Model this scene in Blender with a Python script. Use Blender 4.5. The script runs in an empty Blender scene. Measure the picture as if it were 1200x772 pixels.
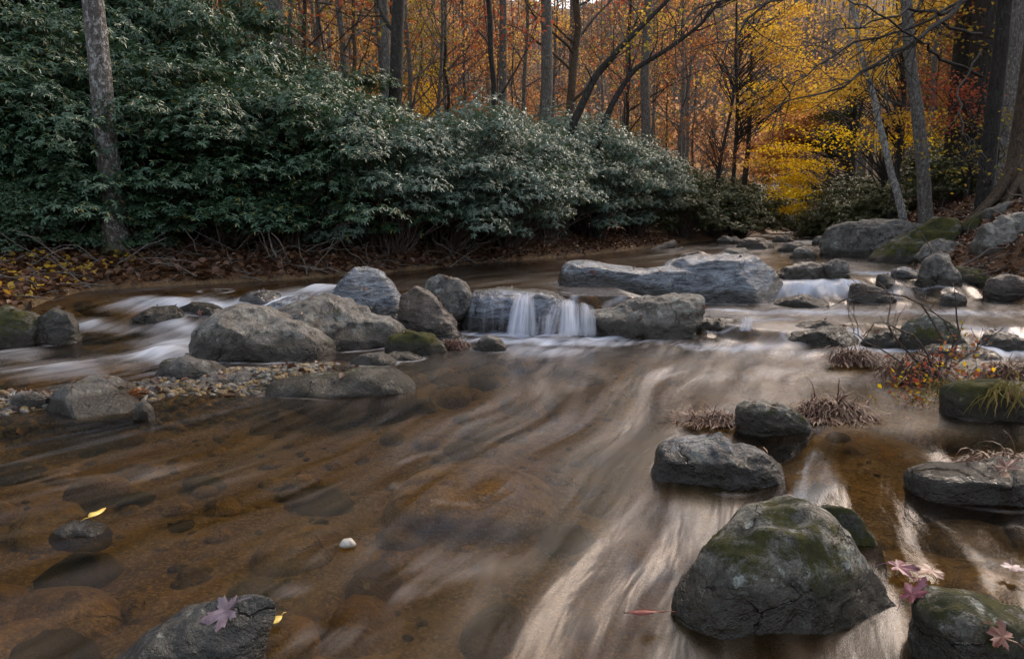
import bpy, bmesh, math, random
import numpy as np
from mathutils import Vector, Matrix, Euler
random.seed(7); RNG = np.random.default_rng(7)
PI = math.pi
C = bpy.context.scene.collection
scn = bpy.context.scene

# ------------------------------------------------------------------ camera, sky, sun, exposure
PITCH = math.atan(0.16); CH = 1.0; F = 800.0
cam = bpy.data.objects.new('camera', bpy.data.cameras.new('camera')); C.objects.link(cam)
cam.data.lens = 24.0; cam.data.sensor_width = 36.0; cam.data.clip_end = 900; cam.data.clip_start = 0.05
cam.location = (0, 0, CH); cam.rotation_euler = (PI/2 - PITCH, 0, 0)
scn.camera = cam

SUN_EL, SUN_AZ = math.radians(38), math.radians(40)      # azimuth measured from +Y towards +X
world = bpy.data.worlds.new('World'); scn.world = world; world.use_nodes = True
wn = world.node_tree; wn.nodes.clear()
sky = wn.nodes.new('ShaderNodeTexSky'); sky.sky_type = 'NISHITA'; sky.sun_disc = False
sky.sun_elevation = SUN_EL; sky.sun_rotation = SUN_AZ
sky.air_density = 1.0; sky.dust_density = 2.0; sky.ozone_density = 1.2
bgn = wn.nodes.new('ShaderNodeBackground'); bgn.inputs[1].default_value = 0.13
won = wn.nodes.new('ShaderNodeOutputWorld')
hs = wn.nodes.new('ShaderNodeHueSaturation'); hs.inputs['Saturation'].default_value = .45; wn.links.new(sky.outputs[0], hs.inputs['Color']); wn.links.new(hs.outputs[0], bgn.inputs[0]); wn.links.new(bgn.outputs[0], won.inputs[0])
sl = bpy.data.lights.new('sun', 'SUN'); sl.energy = 1.7; sl.angle = math.radians(38); sl.color = (1, .76, .54)
so = bpy.data.objects.new('sun', sl); C.objects.link(so)
sdir = Vector((math.sin(SUN_AZ)*math.cos(SUN_EL), math.cos(SUN_AZ)*math.cos(SUN_EL), math.sin(SUN_EL)))
so.rotation_euler = sdir.to_track_quat('Z', 'Y').to_euler(); so.location = (0, 0, 30)
scn.view_settings.view_transform = 'Standard'; scn.view_settings.look = 'None'
scn.view_settings.exposure = 1.22; scn.view_settings.gamma = 1.0; scn.view_settings.use_curve_mapping = False
scn.cycles.use_denoising = True
scn.cycles.max_bounces = 6; scn.cycles.diffuse_bounces = 3; scn.cycles.glossy_bounces = 3
scn.cycles.transmission_bounces = 4; scn.cycles.transparent_max_bounces = 12
scn.cycles.caustics_reflective = False; scn.cycles.caustics_refractive = False
scn.cycles.sample_clamp_indirect = 6

# ------------------------------------------------------------------ survey: where a sight line meets a height or a distance
cp, sp_ = math.cos(PITCH), math.sin(PITCH)
def ray(px, py):
    a = (px-600)/F; b = (386-py)/F
    return np.array([a, cp + b*sp_, -sp_ + b*cp])
def G(px, py, z=0.0):
    d = ray(px, py); t = (z-CH)/d[2]
    return np.array([d[0]*t, d[1]*t, z])
def P(px, py, Y):
    d = ray(px, py); t = Y/d[1]
    return np.array([d[0]*t, Y, CH + d[2]*t])

# ------------------------------------------------------------------ numpy noise
def _h(ix, iy, iz, s):
    n = (ix*374761393 + iy*668265263 + iz*2147483647*3 + s*1274126177) & 0xFFFFFFFF
    n = ((n ^ (n >> 13))*1274126177) & 0xFFFFFFFF
    return ((n ^ (n >> 16)) & 0xFFFFFF)/float(0xFFFFFF)
def vnoise(p, s=0):
    p = np.asarray(p, float); i = np.floor(p).astype(np.int64); f = p-i; f = f*f*(3-2*f); r = 0
    for a in (0, 1):
        for b in (0, 1):
            for c in (0, 1):
                w = (f[..., 0] if a else 1-f[..., 0])*(f[..., 1] if b else 1-f[..., 1])*(f[..., 2] if c else 1-f[..., 2])
                r = r + w*_h(i[..., 0]+a, i[..., 1]+b, i[..., 2]+c, s)
    return r*2-1
def fbm(p, o=4, s=0, g=0.5):
    r = 0; a = 1; p = np.asarray(p, float)
    for k in range(o):
        r = r + a*vnoise(p*(2.03**k) + 13.7*k, s+k); a *= g
    return r
def sstep(t): t = np.clip(t, 0, 1); return t*t*(3-2*t)

# ------------------------------------------------------------------ mesh helpers
class MB:
    def __init__(s): s.v = []; s.f = {}; s.n = 0; s.m = {}
    def add(s, v, f, mi=0):
        v = np.asarray(v, float).reshape(-1, 3); f = np.asarray(f, np.int64)
        s.v.append(v); s.f.setdefault(f.shape[1], []).append(f + s.n)
        s.m.setdefault(f.shape[1], []).append(np.full(len(f), mi)); s.n += len(v)
    def stamp(s, tv, tf, R, T, mi=0):
        tv = np.asarray(tv, float); tf = np.asarray(tf, np.int64); n = len(T)
        v = np.einsum('nij,kj->nki', R, tv) + T[:, None, :]
        f = (tf[None] + (np.arange(n)*len(tv))[:, None, None]).reshape(-1, tf.shape[1])
        s.add(v.reshape(-1, 3), f, mi)
    def tube(s, pts, rad, n=7, cap=True, mi=0):
        pts = np.asarray(pts, float); k = len(pts); rad = np.broadcast_to(np.asarray(rad, float), (k,))
        t = np.gradient(pts, axis=0); t /= np.linalg.norm(t, axis=1)[:, None]+1e-9
        ref = np.array([0, 0, 1.0]) if abs(t[0][2]) < .9 else np.array([1.0, 0, 0])
        u = np.cross(t[0], ref); u /= np.linalg.norm(u); us = []
        for i in range(k):
            u = u - t[i]*np.dot(u, t[i]); u /= np.linalg.norm(u)+1e-9; us.append(u)
        us = np.array(us); w = np.cross(t, us); a = np.arange(n)*2*PI/n
        v = pts[:, None] + rad[:, None, None]*(us[:, None]*np.cos(a)[None, :, None] + w[:, None]*np.sin(a)[None, :, None])
        i = np.arange(k-1)[:, None]*n; j = np.arange(n)[None]; j2 = (j+1) % n
        f = np.stack([i+j, i+j2, i+n+j2, i+n+j], -1).reshape(-1, 4)
        s.add(v.reshape(-1, 3), f, mi)
    def build(s, name, mats, parent=None, smooth=True):
        me = bpy.data.meshes.new(name); V = np.concatenate(s.v); me.vertices.add(len(V)); me.vertices.foreach_set('co', V.ravel())
        idx = []; tot = []; mi = []
        for k, fl in s.f.items():
            f = np.concatenate(fl); idx.append(f.ravel()); tot.append(np.full(len(f), k)); mi.append(np.concatenate(s.m[k]))
        idx = np.concatenate(idx); tot = np.concatenate(tot); mi = np.concatenate(mi)
        me.loops.add(len(idx)); me.loops.foreach_set('vertex_index', idx.astype(np.int32))
        me.polygons.add(len(tot)); me.polygons.foreach_set('loop_start', (np.cumsum(tot)-tot).astype(np.int32))
        me.polygons.foreach_set('loop_total', tot.astype(np.int32)); me.polygons.foreach_set('material_index', mi.astype(np.int32))
        me.polygons.foreach_set('use_smooth', np.full(len(tot), smooth))
        me.update(calc_edges=True)
        for m in (mats if isinstance(mats, (list, tuple)) else [mats]): me.materials.append(m)
        o = bpy.data.objects.new(name, me); C.objects.link(o)
        if parent: o.parent = parent
        return o
def tag(o, label=None, cat=None, group=None, kind=None):
    if label: o['label'] = label
    if cat: o['category'] = cat
    if group: o['group'] = group
    if kind: o['kind'] = kind
    return o
def empty(name, loc=(0, 0, 0), rz=0):
    o = bpy.data.objects.new(name, None); C.objects.link(o); o.location = loc; o.rotation_euler = (0, 0, rz); o.empty_display_size = .2
    return o
def copy_tree(o, parent=None):
    c = o.copy(); C.objects.link(c); c.parent = parent
    for ch in o.children: copy_tree(ch, c)
    return c
def rotmats(yaw, tilt, roll, scale):
    cy, sy = np.cos(yaw), np.sin(yaw); ct, st = np.cos(tilt), np.sin(tilt); cr, sr = np.cos(roll), np.sin(roll); z = np.zeros_like(yaw); o = z+1
    A = np.stack([cy, -sy, z, sy, cy, z, z, z, o], -1).reshape(-1, 3, 3)
    B = np.stack([ct, z, st, z, o, z, -st, z, ct], -1).reshape(-1, 3, 3)
    D = np.stack([o, z, z, z, cr, -sr, z, sr, cr], -1).reshape(-1, 3, 3)
    return (A@B@D)*np.broadcast_to(scale, yaw.shape)[:, None, None]

# ------------------------------------------------------------------ materials
class NT:
    def __init__(s, name):
        s.mat = bpy.data.materials.new(name); s.mat.use_nodes = True; s.t = s.mat.node_tree; s.t.nodes.clear()
        s.out = s.t.nodes.new('ShaderNodeOutputMaterial')
    def n(s, typ, **kw):
        nd = s.t.nodes.new('ShaderNode'+typ)
        for k, v in kw.items():
            if hasattr(nd, k) and not k.startswith('i_'): setattr(nd, k, v)
        return nd
    def set(s, sock, v):
        if v is None: return
        if hasattr(v, 'is_linked'): s.t.links.new(v, sock)
        else:
            if sock.type == 'RGBA' and len(v) == 3: v = (*v, 1)
            sock.default_value = v
    def noise(s, vec, scale, detail=5, rough=.55, dist=0, out=0):
        nd = s.n('TexNoise'); s.set(nd.inputs['Vector'], vec); nd.inputs['Scale'].default_value = scale
        nd.inputs['Detail'].default_value = detail; nd.inputs['Roughness'].default_value = rough; nd.inputs['Distortion'].default_value = dist
        return nd.outputs[out]
    def vor(s, vec, scale, feature='F1', out='Distance'):
        nd = s.n('TexVoronoi', feature=feature); s.set(nd.inputs['Vector'], vec); nd.inputs['Scale'].default_value = scale
        return nd.outputs[out]
    def ramp(s, fac, stops, interp='LINEAR'):
        nd = s.n('ValToRGB'); nd.color_ramp.interpolation = interp; s.set(nd.inputs[0], fac); e = nd.color_ramp.elements
        while len(e) < len(stops): e.new(.5)
        for i, (p, c) in enumerate(stops):
            e[i].position = p; e[i].color = (*c, 1) if hasattr(c, '__len__') else (c, c, c, 1)
        return nd.outputs[0]
    def mix(s, f, a, b, mode='MIX'):
        nd = s.n('Mix'); nd.data_type = 'RGBA'; nd.blend_type = mode
        s.set(nd.inputs[0], f); s.set(nd.inputs[6], a); s.set(nd.inputs[7], b); return nd.outputs[2]
    def math(s, op, a, b=None, c=None, clamp=False):
        nd = s.n('Math', operation=op); nd.use_clamp = clamp; s.set(nd.inputs[0], a); s.set(nd.inputs[1], b)
        if c is not None: s.set(nd.inputs[2], c)
        return nd.outputs[0]
    def maprange(s, v, a, b, c=0., d=1.):
        nd = s.n('MapRange'); nd.clamp = True; s.set(nd.inputs[0], v)
        for i, q in enumerate((a, b, c, d)): nd.inputs[i+1].default_value = q
        return nd.outputs[0]
    def mapping(s, vec, scale=(1, 1, 1), rot=(0, 0, 0), loc=None):
        nd = s.n('Mapping'); s.set(nd.inputs[0], vec); nd.inputs['Scale'].default_value = scale; nd.inputs['Rotation'].default_value = rot
        if loc is not None: s.set(nd.inputs['Location'], loc)
        return nd.outputs[0]
    def obj_coord(s):
        tc = s.n('TexCoord'); oi = s.n('ObjectInfo'); cx = s.n('CombineXYZ')
        m = s.math('MULTIPLY', oi.outputs['Random'], 37.0); s.set(cx.inputs[0], m); s.set(cx.inputs[1], m)
        va = s.n('VectorMath', operation='ADD'); s.set(va.inputs[0], tc.outputs['Object']); s.set(va.inputs[1], cx.outputs[0])
        return va.outputs[0]
    def pos(s): return s.n('NewGeometry').outputs['Position']
    def bump(s, h, strength, dist, normal=None):
        nd = s.n('Bump'); s.set(nd.inputs['Height'], h); nd.inputs['Strength'].default_value = strength; nd.inputs['Distance'].default_value = dist
        s.set(nd.inputs['Normal'], normal); return nd.outputs[0]
    def bsdf(s, col, rough=.8, spec=.4, normal=None, link=True):
        nd = s.n('BsdfPrincipled'); s.set(nd.inputs['Base Color'], col); s.set(nd.inputs['Roughness'], rough)
        s.set(nd.inputs['Specular IOR Level'], spec); s.set(nd.inputs['Normal'], normal)
        if link: s.t.links.new(nd.outputs[0], s.out.inputs[0])
        return nd
    def attr(s, name):
        nd = s.n('Attribute'); nd.attribute_name = name; return nd

def rock_mat(name, c1, c2, c3, lichen=.3, moss=.2, rough=.6, streak=(1, 1, 1), lichcol=(.32, .34, .30), stain=.4, veins=0.0, spec=.5):
    s = NT(name); v = s.obj_coord(); sv = s.mapping(v, streak)
    a = s.noise(sv, 3.0, 6, .62, .6); b = s.noise(sv, 14, 6, .65, .3); fine = s.noise(v, 90, 4, .7)
    col = s.mix(s.maprange(a, .35, .68), c1, c2); col = s.mix(s.maprange(b, .48, .66), col, c3)
    col = s.mix(s.maprange(s.noise(v, 38, 5, .7, .2), .52, .62, 0, .45), col, s.mix(1.0, col, (1.7, 1.7, 1.7), 'MULTIPLY')); col = s.mix(s.maprange(s.noise(sv, 7, 6, .75, .4), .50, .60, 0, .6), col, s.mix(1.0, col, (.34, .33, .30), 'MULTIPLY')); col = s.mix(s.maprange(fine, .40, .62, 0, .75), col, s.mix(1.0, col, (.35, .34, .32), 'MULTIPLY'))
    # rusty / tan staining
    st = s.noise(v, 5.5, 4, .6, 1.0); col = s.mix(s.math('MULTIPLY', s.maprange(st, .52, .7), stain), col, (.13, .085, .045))
    if veins:
        w = s.n('TexWave', wave_type='BANDS', bands_direction='Z'); s.set(w.inputs[0], sv); w.inputs['Scale'].default_value = 1.6
        w.inputs['Distortion'].default_value = 9; w.inputs['Detail'].default_value = 4; w.inputs['Detail Scale'].default_value = 1.6
        col = s.mix(s.math('MULTIPLY', s.maprange(w.outputs[1], .6, .95), veins), col, c2)
    geo = s.n('NewGeometry'); sx = s.n('SeparateXYZ'); s.set(sx.inputs[0], geo.outputs['Normal'])
    # lichen: crusty discs
    dv = s.n('VectorMath', operation='ADD'); s.set(dv.inputs[0], v); nz = s.n('TexNoise'); s.set(nz.inputs['Vector'], v); nz.inputs['Scale'].default_value = 26; nz.inputs['Detail'].default_value = 3
    sc = s.n('VectorMath', operation='SCALE'); s.set(sc.inputs[0], nz.outputs[1]); sc.inputs['Scale'].default_value = .06; s.set(dv.inputs[1], sc.outputs[0])
    l1 = s.vor(dv.outputs[0], 7.5); l2 = s.noise(v, 3.2, 3, .6, .3); l3 = s.vor(dv.outputs[0], 22)
    lm = s.math('MULTIPLY', s.maprange(l1, .30, .20), s.maprange(l2, .60-.30*lichen, .66-.30*lichen))
    lm2 = s.math('MULTIPLY', s.maprange(l3, .3, .2), s.maprange(s.noise(v, 6, 3, .6), .56-.2*lichen, .66-.2*lichen))
    lm = s.math('MAXIMUM', lm, lm2)
    lmt = s.math('MULTIPLY', lm, s.maprange(s.noise(v, 120, 3, .7), .35, .6, .35, .95))
    col = s.mix(lmt, col, lichcol)
    # moss
    mn = s.noise(v, 4.2, 7, .72, .2); mm = s.maprange(mn, .66-.33*moss, .72-.33*moss)
    mm = s.math('MULTIPLY', mm, s.maprange(sx.outputs[2], -.25, .3)); 
    if moss <= 0: mm = s.math('MULTIPLY', mm, 0.0)
    mossc = s.mix(s.noise(v, 60, 4, .7), (.018, .022, .006), (.15, .135, .02)); mossc = s.mix(s.maprange(s.noise(v, 9, 4), .45, .65), mossc, (.035, .042, .012))
    col = s.mix(mm, col, mossc)
    ob = s.pos(); oz = s.n('SeparateXYZ'); s.set(oz.inputs[0], ob)
    at = s.attr('wet'); wet = s.maprange(s.math('ADD', at.outputs['Fac'], s.math('MULTIPLY', s.math('SUBTRACT', a, .5), 1.6)), .30, .70)
    col = s.mix(s.math('MULTIPLY', wet, .9), col, s.mix(b, (.012, .010, .008), (.050, .039, .024)))
    rg = s.math('ADD', s.math('MULTIPLY', s.math('ADD', wet, 0.), -.3), s.math('ADD', rough, s.math('MULTIPLY', mm, .3)), clamp=True)
    rg = s.math('ADD', rg, s.math('MULTIPLY', s.math('SUBTRACT', b, .5), .35), clamp=True)
    h = s.math('ADD', s.math('MULTIPLY', a, 1.0), s.math('MULTIPLY', b, .45)); h = s.math('ADD', h, s.math('MULTIPLY', fine, .12))
    cr = s.vor(s.mapping(dv.outputs[0], (1.0, 1.0, 1.6)), 3.2, 'DISTANCE_TO_EDGE'); crk = s.maprange(cr, 0, .02, -.4, 0)
    h = s.math('ADD', h, s.math('MULTIPLY', crk, s.maprange(l2, .5, .6)))
    n1 = s.bump(h, 1.0, .09); mh = s.math('MULTIPLY', mm, s.noise(v, 150, 4, .8)); n2 = s.bump(s.math('ADD', mh, s.math('MULTIPLY', lmt, .15)), .9, .018, n1)
    s.bsdf(col, rg, spec, n2); return s.mat

M = {}
M['grey'] = rock_mat('rock_grey', (.105, .10, .09), (.235, .22, .20), (.055, .053, .05), .35, .12)
M['pale'] = rock_mat('rock_pale', (.165, .152, .132), (.34, .315, .28), (.07, .064, .055), .45, .12, .65, stain=.35)
M['blue'] = rock_mat('rock_blue_wet', (.14, .16, .19), (.42, .46, .53), (.05, .055, .065), .1, .0, .24, (1, 1, 2.6), stain=.25, veins=.35, spec=.9)  # blue grey stone; its pale tone also paints in the sky gloss
M['brown'] = rock_mat('rock_brown', (.085, .062, .048), (.20, .16, .135), (.04, .03, .026), .15, .1, .38, (1, 1, 2), stain=.6, spec=.6)
M['dark'] = rock_mat('rock_dark', (.048, .046, .042), (.13, .125, .11), (.018, .018, .018), .1, .3, .4)
M['moss'] = rock_mat('rock_mossy', (.08, .08, .065), (.17, .165, .14), (.05, .05, .042), .3, .75, .7)
M['front'] = rock_mat('rock_front', (.12, .116, .098), (.29, .275, .225), (.035, .033, .027), 1.15, .5, .62, stain=.4, lichcol=(.40, .43, .38))
M['frontgrey'] = rock_mat('rock_front_grey', (.11, .115, .12), (.32, .33, .35), (.045, .048, .052), .5, .22, .55, stain=.3)
M['bed'] = rock_mat('rock_bed', (.26, .17, .07), (.48, .34, .16), (.12, .08, .03), .0, .0, .6, stain=.5)

def leaf_mat(name, cols, trans=.45, gloss=.0, rough=.4, big=None, backc=None):
    s = NT(name); g = s.n('NewGeometry'); r = g.outputs['Random Per Island']
    k = len(cols); col = s.ramp(r, [(i/(k-1), c) for i, c in enumerate(cols)])
    if big:
        nn = s.noise(s.pos(), big[0], 2, .5); col = s.mix(s.maprange(nn, .42, .60), col, s.ramp(r, [(i/(len(big[1])-1), c) for i, c in enumerate(big[1])]))
    d = s.n('BsdfPrincipled'); s.set(d.inputs['Base Color'], col); s.set(d.inputs['Roughness'], rough); s.set(d.inputs['Specular IOR Level'], gloss)
    t = s.n('BsdfTranslucent'); s.set(t.inputs[0], s.mix(.35, col, s.mix(1.0, col, (1.5, 1.3, .6), 'MULTIPLY')))
    m = s.n('MixShader'); m.inputs[0].default_value = trans
    s.t.links.new(d.outputs[0], m.inputs[1]); s.t.links.new(t.outputs[0], m.inputs[2]); s.t.links.new(m.outputs[0], s.out.inputs[0]); return s.mat
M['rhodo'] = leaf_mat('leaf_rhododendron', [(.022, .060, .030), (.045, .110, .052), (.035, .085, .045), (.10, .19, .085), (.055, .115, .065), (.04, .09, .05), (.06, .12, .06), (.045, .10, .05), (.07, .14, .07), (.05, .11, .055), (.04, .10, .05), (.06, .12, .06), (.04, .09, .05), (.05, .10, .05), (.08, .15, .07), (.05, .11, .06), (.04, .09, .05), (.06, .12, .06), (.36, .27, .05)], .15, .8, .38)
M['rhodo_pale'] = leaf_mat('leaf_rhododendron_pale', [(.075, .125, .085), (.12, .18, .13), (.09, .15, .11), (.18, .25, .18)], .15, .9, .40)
M['rhodo_olive'] = leaf_mat('leaf_laurel_olive', [(.035, .050, .016), (.070, .090, .026), (.055, .072, .026), (.12, .13, .035)], .2, .6, .42)
M['yellow'] = leaf_mat('leaf_yellow', [(.78, .54, .02), (.86, .64, .03), (.70, .40, .02), (.82, .68, .12)], .55)
M['gold'] = leaf_mat('leaf_gold', [(.66, .44, .06), (.60, .33, .05), (.72, .54, .12), (.42, .22, .06)], .5)
M['orange'] = leaf_mat('leaf_orange', [(.50, .20, .09), (.62, .33, .13), (.38, .14, .08), (.54, .36, .13), (.36, .20, .12), (.46, .34, .11)], .6)
M['red'] = leaf_mat('leaf_red', [(.36, .08, .05), (.44, .13, .07), (.26, .06, .045), (.48, .22, .12)], .4)
M['olive'] = leaf_mat('leaf_olive', [(.22, .20, .04), (.35, .28, .05), (.14, .14, .04), (.40, .24, .05)], .5)
M['rust'] = leaf_mat('leaf_rust', [(.20, .085, .035), (.30, .13, .05), (.16, .06, .03), (.36, .19, .08)], .4)
M['litter'] = leaf_mat('leaf_litter', [(.07, .035, .02), (.14, .065, .032), (.05, .026, .018), (.19, .10, .055), (.09, .04, .026)], .1, .4, .45)
M['farleaf'] = leaf_mat('leaf_far', [(.46, .32, .27), (.54, .30, .22), (.38, .28, .23), (.52, .38, .22), (.34, .26, .17)], .5, big=(.07, [(.70, .46, .18), (.72, .38, .19), (.50, .26, .19), (.58, .36, .25)]))  # autumn mauve, muted so the colour carries the distance haze
M['hemlock'] = leaf_mat('leaf_hemlock', [(.02, .035, .015), (.035, .055, .02), (.05, .07, .025)], .1)
M['deadgrass'] = leaf_mat('grass_dead', [(.07, .030, .02), (.13, .055, .033), (.04, .02, .015), (.22, .12, .075), (.09, .038, .025)], .15, .4, .45)
M['greengrass'] = leaf_mat('grass_green', [(.16, .15, .04), (.26, .20, .07), (.10, .10, .03), (.30, .20, .09)], .35)

def bark_mat(name, c1, c2, lich=(.30, .31, .28), la=.4, zs=.3, moss=0):
    s = NT(name); v = s.obj_coord(); m = s.mapping(v, (1, 1, zs))
    a = s.noise(m, 34, 6, .65, .4); b = s.noise(v, 3, 4, .6); c = s.noise(s.mapping(v, (1, 1, .6)), 24, 6, .75, .3)
    col = s.mix(s.maprange(a, .35, .65), c1, c2); col = s.mix(s.maprange(c, .62-.22*la, .70-.22*la, 0, .9), col, lich)
    col = s.mix(s.maprange(b, .55, .7, 0, .5), col, c1)
    if moss:
        sx = s.n('SeparateXYZ'); s.set(sx.inputs[0], s.pos()); mk = s.math('MULTIPLY', s.maprange(sx.outputs[2], moss, moss-.45), s.maprange(s.noise(v, 7, 5, .7), .4, .55))
        col = s.mix(mk, col, (.10, .095, .02))
    h = s.math('ADD', a, s.math('MULTIPLY', c, .4)); s.bsdf(col, .85, .25, s.bump(h, 1.0, .03)); return s.mat
M['bark'] = bark_mat('bark_grey', (.06, .052, .046), (.19, .17, .15), (.30, .30, .28), .4)
M['bark_lichen'] = bark_mat('bark_lichened', (.06, .053, .048), (.18, .16, .145), (.46, .47, .46), .5, .8, moss=1.0)
M['bark_dark'] = bark_mat('bark_dark', (.018, .016, .014), (.062, .054, .048), (.12, .12, .11), .2)
M['bark_brown'] = bark_mat('bark_brown', (.045, .030, .020), (.14, .10, .07), (.18, .18, .12), .2)
M['bark_birch'] = bark_mat('bark_birch', (.07, .065, .06), (.30, .28, .26), (.48, .47, .45), .7, 1.5)
M['twig'] = bark_mat('twig', (.05, .035, .03), (.15, .11, .09), la=.1)
M['driftwood'] = bark_mat('driftwood', (.10, .085, .07), (.26, .23, .20), (.3, .28, .25), .2)

# ------------------------------------------------------------------ the lie of the land
LBY = [-20, 0, 2, 4.5, 5.6, 6.9, 7.4, 8.3, 9.1, 11.2, 14, 17.5, 28, 50, 90, 200]; LBX = [-9, -7, -6, -4.9, -4.4, -4.25, -3.65, -2.5, -1.75, -.56, 1.6, 3.5, 9.6, 21, 44, 110]
RBY = [-20, 0, 3, 5, 7.4, 8.4, 10, 12, 17.5, 33, 50, 90, 200]; RBX = [5, 3.9, 4.3, 4.9, 5.6, 5.5, 5.9, 6.9, 9.0, 15.2, 25, 48, 116]
T1X = [-7, -4.6, -3, -2, -1.1, -.4, 1.1, 1.7, 3, 6]
T1Y = [4.2, 4.6, 5.1, 5.7, 6.1, 6.2, 6.2, 5.75, 5.6, 5.5]; T1W = [2.4, 2.2, 1.9, 1.5, .7, .28, .28, .35, .35, .35]
T1A = [.3, .3, .3, .3, .3, .3, .29, .10, .09, .08]
def wz(x, y):
    x = np.asarray(x, float); y = np.asarray(y, float)
    _n = fbm(np.stack([x*1.3, y*.5, x*0+3], -1), 3, 71)*.30*sstep((x-1.5)/.8); y0 = y; y = y+_n
    a = np.interp(x, T1X, T1A); z = a*sstep((y-np.interp(x, T1X, T1Y))/np.interp(x, T1X, T1W))
    z = z + (.3-a)*sstep((y+_n-7.9)/.8)
    return z + .003*np.clip(y0-12, 0, 60)
def bankd(x, y):
    xl = np.interp(y, LBY, LBX); xr = np.interp(y, RBY, RBX); sl_ = 1/np.sqrt(1+np.gradient(np.interp([0, 1], LBY, LBX))[0]*0+0.35)
    return (xl-x)*sl_, (x-xr)*sl_
def bar_h(x, y):
    yc = np.interp(x, [-5, -2.8, -1.5, -.8], [2.9, 3.62, 4.25, 4.9]); w = np.interp(x, [-3, -1.2, -.8], [.46, .50, .35])
    k = np.exp(-((y-yc)/w)**4)*sstep((x+4.4)/.8)*sstep((-.75-x)/.7); return k
def gz(x, y):
    x = np.asarray(x, float); y = np.asarray(y, float); dl, dr = bankd(x, y); d = np.maximum(dl, dr); w = wz(x, y)
    p = np.stack([x, y, x*0], -1); n = fbm(p*.9, 4, 5)*.5; nf = fbm(p*5, 3, 9)
    bed = w - np.clip(.03-d*.3, 0, .16) + nf*.012 + n*.02
    bh = bar_h(x, y); bed = bed*(1-bh) + (w+.035+nf*.022+n*.03)*bh
    dl_, dr_ = np.clip(dl, 0, None), np.clip(dr, 0, None)
    left = .20*(1-np.exp(-dl_/.35)) + .08*np.clip(dl_, 0, 14) + .25*np.clip(dl_-24, 0, 40) + n*.10*np.clip(dl_, 0, 2) + nf*.02
    right = 1.35*(1-np.exp(-(dr_/1.6)**1.5)) + .10*np.clip(dr_, 0, 10) + .30*np.clip(dr_-10, 0, 60) + n*.14*np.clip(dr_, 0, 2) + nf*.03
    bank = np.where(dl > dr, left, right)
    z = np.where(d > 0, w+bank, bed)
    far = (32+16*sstep((x/(np.abs(y)+1)-.05)/.25))*sstep((y-62)/85)*sstep((210-y)/60)
    return z + far*(1+.10*fbm(p*.03, 3, 3))

def grid_mesh(xs, ys, zf, name, mat):
    X, Y = np.meshgrid(xs, ys); V = np.stack([X, Y, zf(X, Y)], -1).reshape(-1, 3); nx, ny = len(xs), len(ys)
    i = np.arange(ny-1)[:, None]*nx + np.arange(nx-1)[None]; f = np.stack([i, i+1, i+nx+1, i+nx], -1).reshape(-1, 4)
    b = MB(); b.add(V, f); return b.build(name, mat), X, Y

# ground material
s = NT('forest_floor'); v = s.pos(); sx = s.n('SeparateXYZ'); s.set(sx.inputs[0], v)
bank = s.attr('bank').outputs['Fac']
c = s.vor(v, 16, out='Color'); cb = s.n('SeparateColor'); s.set(cb.inputs[0], c)
lit = s.ramp(cb.outputs[0], [(0, (.045, .025, .014)), (.4, (.11, .052, .026)), (.75, (.17, .085, .04)), (1, (.07, .04, .025))])
peb = s.mix(s.maprange(s.noise(v, 2.2, 5, .6), .38, .62), (.10, .068, .030), (.24, .165, .070)); peb = s.mix(s.maprange(s.noise(v, 14, 5, .7), .45, .65), peb, (.06, .045, .024)); peb = s.mix(s.maprange(s.noise(v, 70, 3, .7), .5, .65), peb, (.30, .23, .13))
col = s.mix(bank, peb, lit); e = s.vor(v, 16, 'DISTANCE_TO_EDGE')
h = s.math('ADD', s.math('MULTIPLY', s.maprange(e, 0, .25), bank), s.noise(v, 40, 4))
s.bsdf(col, .8, .3, s.bump(h, .8, .02)); M['ground'] = s.mat

xs = np.concatenate([np.linspace(-150, -16, 44), np.linspace(-15.5, -6.6, 60), np.linspace(-6.5, 8, 330), np.linspace(8.1, 24, 110), np.linspace(24.5, 180, 60)])
ys = np.concatenate([np.linspace(-40, -1, 25), np.linspace(-.7, 10, 300), np.linspace(10.1, 34, 150), np.linspace(34.5, 260, 110)])
g, X, Y = grid_mesh(xs, ys, gz, 'ground', M['ground']); tag(g, 'leaf strewn forest floor and stony creek bed', kind='structure')
dl, dr = bankd(X, Y); a = g.data.attributes.new('bank', 'FLOAT', 'POINT')
a.data.foreach_set('value', (sstep((np.maximum(dl, dr)+.15)/.3)).ravel())

# ------------------------------------------------------------------ water
FLOW = [((650, 450), (550, 600)), ((550, 600), (440, 770)), ((900, 450), (750, 600)), ((750, 600), (620, 770)), ((400, 500), (0, 610)),
        ((300, 560), (-60, 700)), ((480, 520), (200, 650)), ((350, 650), (150, 800)), ((600, 395), (640, 440)), ((700, 400), (690, 450)), ((1000, 460), (880, 540)),
        ((1000, 360), (850, 400)), ((1150, 420), (1000, 450)), ((850, 380), (760, 430)), ((1100, 520), (980, 600)), ((1080, 640), (1060, 770)),
        ((420, 430), (330, 480)), ((250, 390), (0, 440)), ((380, 340), (230, 370)), ((150, 420), (0, 450)), ((1050, 330), (980, 370)), ((700, 770), (600, 900))]
FP = []; FD = []
for a_, b_ in FLOW:
    z0 = .2 if a_[1] < 350 else (.08 if a_[1] < 400 else 0); A = G(*a_, z0)[:2]; B = G(*b_, z0)[:2]; d = B-A
    for t in (.15, .5, .85): FP.append(A+d*t); FD.append(d/np.linalg.norm(d))
for y_ in (9, 12, 17, 24, 35, 55):
    xm = (np.interp(y_, LBY, LBX)+np.interp(y_, RBY, RBX))/2; FP.append(np.array([xm, y_])); d = -np.array([np.interp(y_+1, LBY, LBX)-np.interp(y_-1, LBY, LBX), 2.]); FD.append(d/np.linalg.norm(d))
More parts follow.
